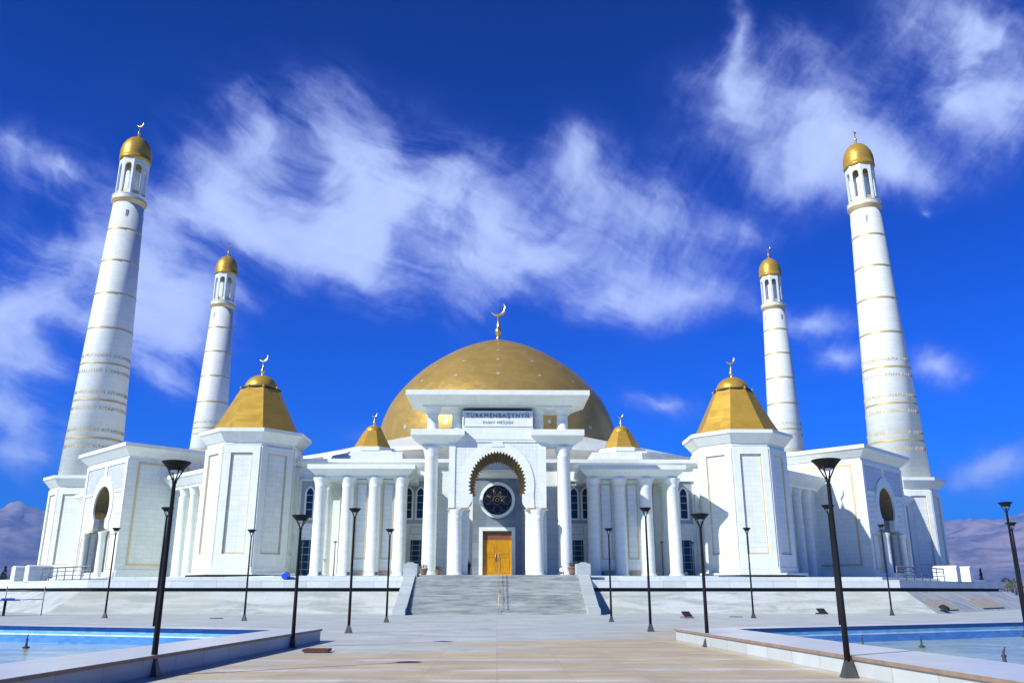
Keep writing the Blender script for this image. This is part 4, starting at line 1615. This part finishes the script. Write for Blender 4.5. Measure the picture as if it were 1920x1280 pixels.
# tan sheets laid on the right bank for patches of missing slabs
def bank_patch(u, w, label, lump):
    # along the diagonal bank: u metres past the corner
    root = empty('bare_patch', (33.85 + u * .7071, 67.2 + u * .7071, .2), label, 'bare patch', 'tan patches of missing slabs on the right bank')
    al, out = Vector((.7071, .7071, 0)), Vector((.7071, -.7071, 0))
    sl_ = Vector((-.7071 * .834, .7071 * .834, .551))
    nn = (al.cross(sl_)).normalized()
    if nn.z < 0:
        nn = -nn
    o = Vector((0, 0, 0)) + nn * .03
    mb = MB()
    v = []
    for c in (.01, .04):
        for a, b in ((0, 0), (w, 0), (w, 1.35), (0, 1.35)):
            v.append(o + al * a + sl_ * b + nn * c)
    mb.add(v, [(0, 3, 2, 1), (4, 5, 6, 7), (0, 1, 5, 4), (1, 2, 6, 5), (2, 3, 7, 6), (3, 0, 4, 7)])
    mb.build('board', 'tan_surface', root, origin=(0, 0, 0))  # thin tan sheet standing for the bed bared by missing slabs
    if lump:
        mb = MB()
        mb.lathe([(.5, -.1), (.45, .12), (.2, .3), (.02, .36)], o.x + al.x * .9, o.y + al.y * .9, 9, False)  # near-black mound standing for the hole beside the patch
        v = [(x, y, z + .1) for x, y, z in mb.v]
        mb.v = v
        mb.build('dark_hole', 'black_and_shade', root, origin=(0, 0, 0))


bank_patch(1.4, 4.6, 'tan square patch of missing slabs with a dark hole on the shaded right bank', True)
bank_patch(12.6, 6.6, 'plain tan square patch of missing slabs on the shaded right bank, the right one of two', False)

# blue barrel on the terrace rim beside the left turret
mb = MB()
n = 24
prof = [(-.42, .25), (-.40, .29), (-.2, .31), (0, .325), (.2, .31), (.40, .29), (.42, .25)]
v, f = [], []
for yy, r in prof:
    for i in range(n):
        a = 2 * PI * i / n
        v.append((-17.3 + r * math.cos(a), 71.2 + yy, 2.55 + .325 + r * math.sin(a)))
for k in range(len(prof) - 1):
    for i in range(n):
        f.append((k * n + i, k * n + (i + 1) % n, (k + 1) * n + (i + 1) % n, (k + 1) * n + i))
f += [tuple(range(n)), tuple(range((len(prof) - 1) * n, len(prof) * n))]
mb.add(v, f, False)
tag(mb.build('barrel', 'blue_plastic', origin=(-17.3, 71.2, 2.55)), 'bright blue barrel lying on the terrace rim by the left turret', 'barrel')


# planters and shrubs at the portal columns
def planter(x, y, z, label, s=1.0):
    root = empty('flower_pot', (x, y, z), label, 'flower pot', 'flower pots at the portal columns')
    mb = MB()
    mb.lathe([(.26 * s, 0), (.34 * s, .35 * s), (.40 * s, .55 * s), (.43 * s, .56 * s), (.43 * s, .64 * s), (.36 * s, .62 * s)], 0, 0, 14, True)
    mb.build('pot', 'terracotta', root, origin=(0, 0, 0))
    mb = MB()
    rnd = random.Random(int(x * 100))
    for k in range(120):
        a, b = rnd.random() * 2 * PI, rnd.random()
        r = .38 * s * math.sqrt(rnd.random())
        c = Vector((r * math.cos(a), r * math.sin(a), .6 * s + .42 * s * b))
        u = Vector((rnd.uniform(-1, 1), rnd.uniform(-1, 1), rnd.uniform(-.4, 1))).normalized() * .12 * s
        w = u.orthogonal().normalized() * .05 * s
        mb.add([c - w, c + w, c + u], [(0, 1, 2)])
    mb.build('foliage', 'bush_leaf', root, origin=(0, 0, 0))


planter(-7.75, 91.3, 2.95 + .3, 'flower pot at the foot of the big left portal column', 1.1)
planter(-6.2, 91.2, 3.25, 'low flower pot between big left portal column and left arch pier', .9)
planter(8.05, 91.2, 3.25, 'tall flower pot at the foot of the big right portal column', 1.35)


# floodlights at the feet of the wing columns
def floodlight(x, y, z, label, rz):
    root = empty('floodlight', (x, y, z), label, 'floodlight', 'floodlights at the wing columns')
    root.rotation_euler = (0, 0, rz)
    mb = MB()
    mb.box(-.16, .16, -.12, .12, 0, .06)
    mb.tube((-.2, 0, .05), (-.2, 0, .34), .02)
    mb.tube((.2, 0, .05), (.2, 0, .34), .02)
    mb.build('bracket', 'rail_metal', root, origin=(0, 0, 0))
    mb = MB()
    v = [(sx * a, b, c) for sx in (-1, 1) for a, b, c in ((.13, -.16, .24), (.18, .12, .52), (.18, .16, .30), (.13, -.10, .14))]
    mb.add(v, [(0, 1, 2, 3), (4, 7, 6, 5), (0, 4, 5, 1), (1, 5, 6, 2), (2, 6, 7, 3), (3, 7, 4, 0)])
    mb.build('lamp_head', 'lamp_base', root, origin=(0, 0, 0))


for sd, sn in ((-1, 'left'), (1, 'right')):
    for k, x in enumerate((11.28, 14.4, 17.55, 20.72)):
        floodlight(sd * x + .75, 97.6, T, 'floodlight at the foot of the %s %s wing column from the portal' % (('first', 'second', 'third', 'fourth')[k], sn), 0)

# ------------------------------------------------------------------ people
def person(x, y, z, rz, top, bottom, label, seated=False):
    """one continuous skinned body; figure about 1.72 m"""
    if seated:
        J = {'pel': (0, 0, .30), 'ch': (0, -.03, .62), 'nk': (0, -.02, .80), 'hd': (0, .02, .90), 'ht': (0, .02, 1.03),
             'lh': (.10, .0, .28), 'lk': (.17, .36, .42), 'lf': (.13, .42, .06), 'lt': (.13, .55, .03),
             'rh': (-.10, .0, .28), 'rk': (-.17, .36, .42), 'rf': (-.13, .42, .06), 'rt': (-.13, .55, .03),
             'ls': (.19, -.02, .72), 'le': (.24, .12, .50), 'lw': (.15, .33, .47), 'rs': (-.19, -.02, .72), 're': (-.24, .12, .50), 'rw': (-.15, .33, .47)}
    else:
        J = {'pel': (0, 0, .92), 'ch': (0, 0, 1.28), 'nk': (0, .01, 1.46), 'hd': (0, .03, 1.56), 'ht': (0, .03, 1.70),
             'lh': (.09, 0, .88), 'lk': (.10, .02, .49), 'lf': (.10, 0, .08), 'lt': (.11, .14, .04),
             'rh': (-.09, 0, .88), 'rk': (-.11, .04, .49), 'rf': (-.13, .06, .08), 'rt': (-.14, .2, .04),
             'ls': (.18, 0, 1.40), 'le': (.22, -.02, 1.12), 'lw': (.21, .06, .88), 'rs': (-.18, 0, 1.40), 're': (-.22, -.02, 1.12), 'rw': (-.21, .06, .88)}
    rad = {'pel': .14, 'ch': .15, 'nk': .055, 'hd': .095, 'ht': .07, 'lh': .09, 'rh': .09, 'lk': .06, 'rk': .06, 'lf': .042, 'rf': .042, 'lt': .035, 'rt': .035,
           'ls': .06, 'rs': .06, 'le': .045, 're': .045, 'lw': .035, 'rw': .035}
    E_ = [('pel', 'ch'), ('ch', 'nk'), ('nk', 'hd'), ('hd', 'ht'), ('pel', 'lh'), ('lh', 'lk'), ('lk', 'lf'), ('lf', 'lt'), ('pel', 'rh'), ('rh', 'rk'), ('rk', 'rf'), ('rf', 'rt'),
          ('ch', 'ls'), ('ls', 'le'), ('le', 'lw'), ('ch', 'rs'), ('rs', 're'), ('re', 'rw')]
    keys = list(J)
    me = bpy.data.meshes.new('person')
    me.from_pydata([J[k] for k in keys], [(keys.index(a), keys.index(b)) for a, b in E_], [])
    tmp = bpy.data.objects.new('person_tmp', me)
    COL.objects.link(tmp)
    sk = tmp.modifiers.new('skin', 'SKIN')
    for i, k in enumerate(keys):
        me.skin_vertices[0].data[i].radius = (rad[k], rad[k])
        me.skin_vertices[0].data[i].use_root = (k == 'pel')
    ss = tmp.modifiers.new('sub', 'SUBSURF')
    ss.levels = 2
    bpy.context.view_layer.update()
    m2 = bpy.data.meshes.new_from_object(tmp.evaluated_get(bpy.context.evaluated_depsgraph_get()))
    bpy.data.objects.remove(tmp)
    for q in ('skin', top, bottom, 'dark_cloth'):
        m2.materials.append(MATS[q])
    hz, wz = (J['nk'][2] + .03, J['pel'][2] + .05)
    for p in m2.polygons:
        c = p.center
        p.use_smooth = True
        hand = min((c - Vector(J['lw'])).length, (c - Vector(J['rw'])).length) < .07
        if c.z > hz or hand:
            p.material_index = 3 if (c.z > J['hd'][2] + .06 or (c.z > J['hd'][2] - .03 and c.y < -.01)) else 0
        elif c.z > wz:
            p.material_index = 1
        else:
            p.material_index = 2
    o = bpy.data.objects.new('person', m2)
    COL.objects.link(o)
    o.location = (x, y, z)
    o.rotation_euler = (0, 0, rz)
    tag(o, label, 'person', 'people by the entrance')


person(-3.95, 96.0, T, R(200), 'navy_cloth', 'navy_cloth', 'person in navy clothes standing left of the entrance beside the arch column')
person(-3.1, 96.6, T, R(120), 'dark_cloth', 'dark_cloth', 'person in black standing next to the dark passage left of the entrance')
person(6.9, 91.6, T, R(180), 'white_cloth', 'dark_cloth', 'person in white top sitting at the foot of the big right portal column', True)

# canopy table at the left edge of the square
tb = empty('market_table', (-35.4, 62.0, 0), 'small table with a blue and white top at the left picture edge', 'table')
mb = MB()
mb.prism([(-37.4, 61.3), (-34.4, 61.3), (-33.9, 62.6), (-37.4, 62.6)], 1.02, 1.10)
mb.build('table_top', 'blue_plastic', tb)
mb = MB()
mb.prism([(-37.3, 61.5), (-34.6, 61.4), (-34.2, 62.4), (-37.3, 62.4)], 1.105, 1.20)
mb.build('cloth', 'white_cloth', tb)
for x in (-34.6, -36.8):
    mb = MB()
    mb.tube((x, 62, 0), (x, 62, 1.02), .09)
    mb.build('leg', 'lamp_metal', tb)
rk = empty('metal_rack', (-32.6, 63.2, 0), 'thin grey metal rack standing on the bank at the left edge', 'rack')
for x in (-32.5, -35.2):
    mb = MB()
    mb.tube((x, 63.0, 0), (x, 63.0, 2.0), .035)
    mb.build('post', 'rail_metal', rk)
mb = MB()
for z in (1.1, 1.7):
    mb.tube((-32.5, 63.0, z), (-35.2, 63.0, z), .025)
mb.build('bars', 'rail_metal', rk)

# ------------------------------------------------------------------ trees at the horizon
def tree(x, y, h, w, kind, label, seed):
    rnd = random.Random(seed)
    root = empty('conifer_tree' if kind == 0 else 'broadleaf_tree', (x, y, 0), label, 'tree', 'trees beyond the terrace')
    mb = MB()
    mb.lathe([(.28, 0), (.2, h * .3), (.06, h * .9)], 0, 0, 7, True)
    for k in range(7):
        a, zz = rnd.random() * 6.28, h * rnd.uniform(.25, .7)
        mb.tube((0, 0, zz), (w * .35 * math.cos(a), w * .35 * math.sin(a), zz + h * .12), .06, .02, 5)
    mb.build('trunk', 'bark', root, origin=(0, 0, 0))
    mb = MB()
    N = 620
    for k in range(N):
        t = rnd.random() ** .8
        if kind == 0:
            z = h * (.08 + .92 * t)
            rr = w * .5 * (1 - t) ** .85 * (0.75 + .25 * math.sin(t * 34)) + .06
        else:
            z = h * (.25 + .75 * t)
            rr = w * .5 * math.sqrt(max(0, 1 - (2 * t - .9) ** 2)) * (.8 + .2 * math.sin(t * 13 + seed))
        a = rnd.random() * 2 * PI
        rr *= rnd.uniform(.55, 1.05) * (.82 + .18 * math.sin(3 * a + seed))
        c = Vector((rr * math.cos(a), rr * math.sin(a), z))
        u = Vector((math.cos(a), math.sin(a), rnd.uniform(-.5, .7))).normalized() * rnd.uniform(.25, .55)
        q = Vector((rnd.uniform(-1, 1), rnd.uniform(-1, 1), rnd.uniform(-1, 1))).normalized() * rnd.uniform(.15, .3)
        mb.add([c - q, c + u * .5, c + q, c - u * .3], [(0, 1, 2, 3)])
    mb.build('crown', 'conifer_leaf' if kind == 0 else 'bush_leaf', root, origin=(0, 0, 0))


LT = [(-148.5, 262, 7.2, 4.6), (-145.6, 258, 8.8, 4.2), (-142.6, 262, 7.4, 4.4), (-139.4, 256, 8.4, 4.4), (-151.5, 262, 7.0, 5), (-154, 258, 7.8, 4.6), (-136, 262, 7.2, 4.4)]
ords = ['first', 'second', 'third', 'fourth', 'fifth', 'sixth', 'seventh', 'eighth', 'ninth', 'tenth', 'eleventh', 'twelfth', 'thirteenth']
for rank, (x, y, h, w) in enumerate(sorted(LT)):
    tree(x, y, h, w, 0, 'dark conifer, %s from the left in the row at the left horizon' % ords[rank], 10 + rank)
RT = [(133, 258, 4.6, 6, 1), (138.5, 254, 5.0, 6, 1), (141.2, 262, 9.6, 2.6, 0), (144.5, 256, 5.2, 6, 1), (148.2, 262, 8.4, 2.4, 0), (152, 256, 5.6, 7, 1), (157, 260, 5.2, 7, 1),
      (161, 250, 7.4, 6, 1), (165, 256, 8.2, 7, 1), (169, 252, 6.5, 7, 1), (175, 258, 6.8, 7, 1)]
for rank, (x, y, h, w, k) in enumerate(sorted(RT)):
    tree(x, y, h, w, k, '%s, %s from the left in the row at the right horizon' % ('narrow dark cypress' if k == 0 else 'rounded green tree', ords[rank]), 40 + rank)

# ------------------------------------------------------------------ mountains
mb = MB()
NA, NR = 640, 60
v, f = [], []
for i in range(NA + 1):
    az = R(-58 + 116 * i / NA)
    crest = 430 + 40 * math.sin(az * 3.1 + 1.0) + 36 * (noise.fractal(Vector((math.degrees(az) * .06, 3.3, 0)), .9, 2.1, 5)) + 30 * noise.fractal(Vector((math.degrees(az) * .3, 1.3, 0)), .9, 2.1, 4)
    if az < 0:
        crest += 22
    for j in range(NR + 1):
        t = j / NR
        d = 3600 + 3200 * t
        prof = math.sin(min(1, t / .62) * PI / 2) ** 1.25 if t < .62 else max(0, 1 - (t - .62) / .38) ** .7
        x, y = d * math.sin(az), d * math.cos(az)
        rg = noise.ridged_multi_fractal(Vector((x * .0011, y * .0011, .5)), .9, 2.1, 6, 1.0, 2.0)
        h = crest * d / 5000 * .98 * prof * (.52 + .27 * rg)
        if j in (0, NR):
            h = -1.3
        v.append((x, y, h))
for i in range(NA):
    for j in range(NR):
        a = i * (NR + 1) + j
        f.append((a, a + NR + 1, a + NR + 2, a + 1))
mb.add(v, f, True)
structure(mb, 'mountains', 'mountain_rock')

# ------------------------------------------------------------------ haze: an even body of air
HZ = True
if HZ:
    g, b = new_mat('haze_air')
    t = g.t
    outn = [q for q in t.nodes if q.type == 'OUTPUT_MATERIAL'][0]
    t.nodes.remove(b)
    pv = g.n('ShaderNodeVolumePrincipled')
    pv.inputs['Color'].default_value = (.09, .36, 1.0, 1)
    pv.inputs['Density'].default_value = 1.7e-4
    pv.inputs['Anisotropy'].default_value = 0.0
    t.links.new(pv.outputs[0], outn.inputs['Volume'])
    mb = MB()
    mb.box(-8000, 8000, -250, 8000, -2.4, 640)
    hz = mb.build('haze', 'haze_air')
    tag(hz, kind='stuff')
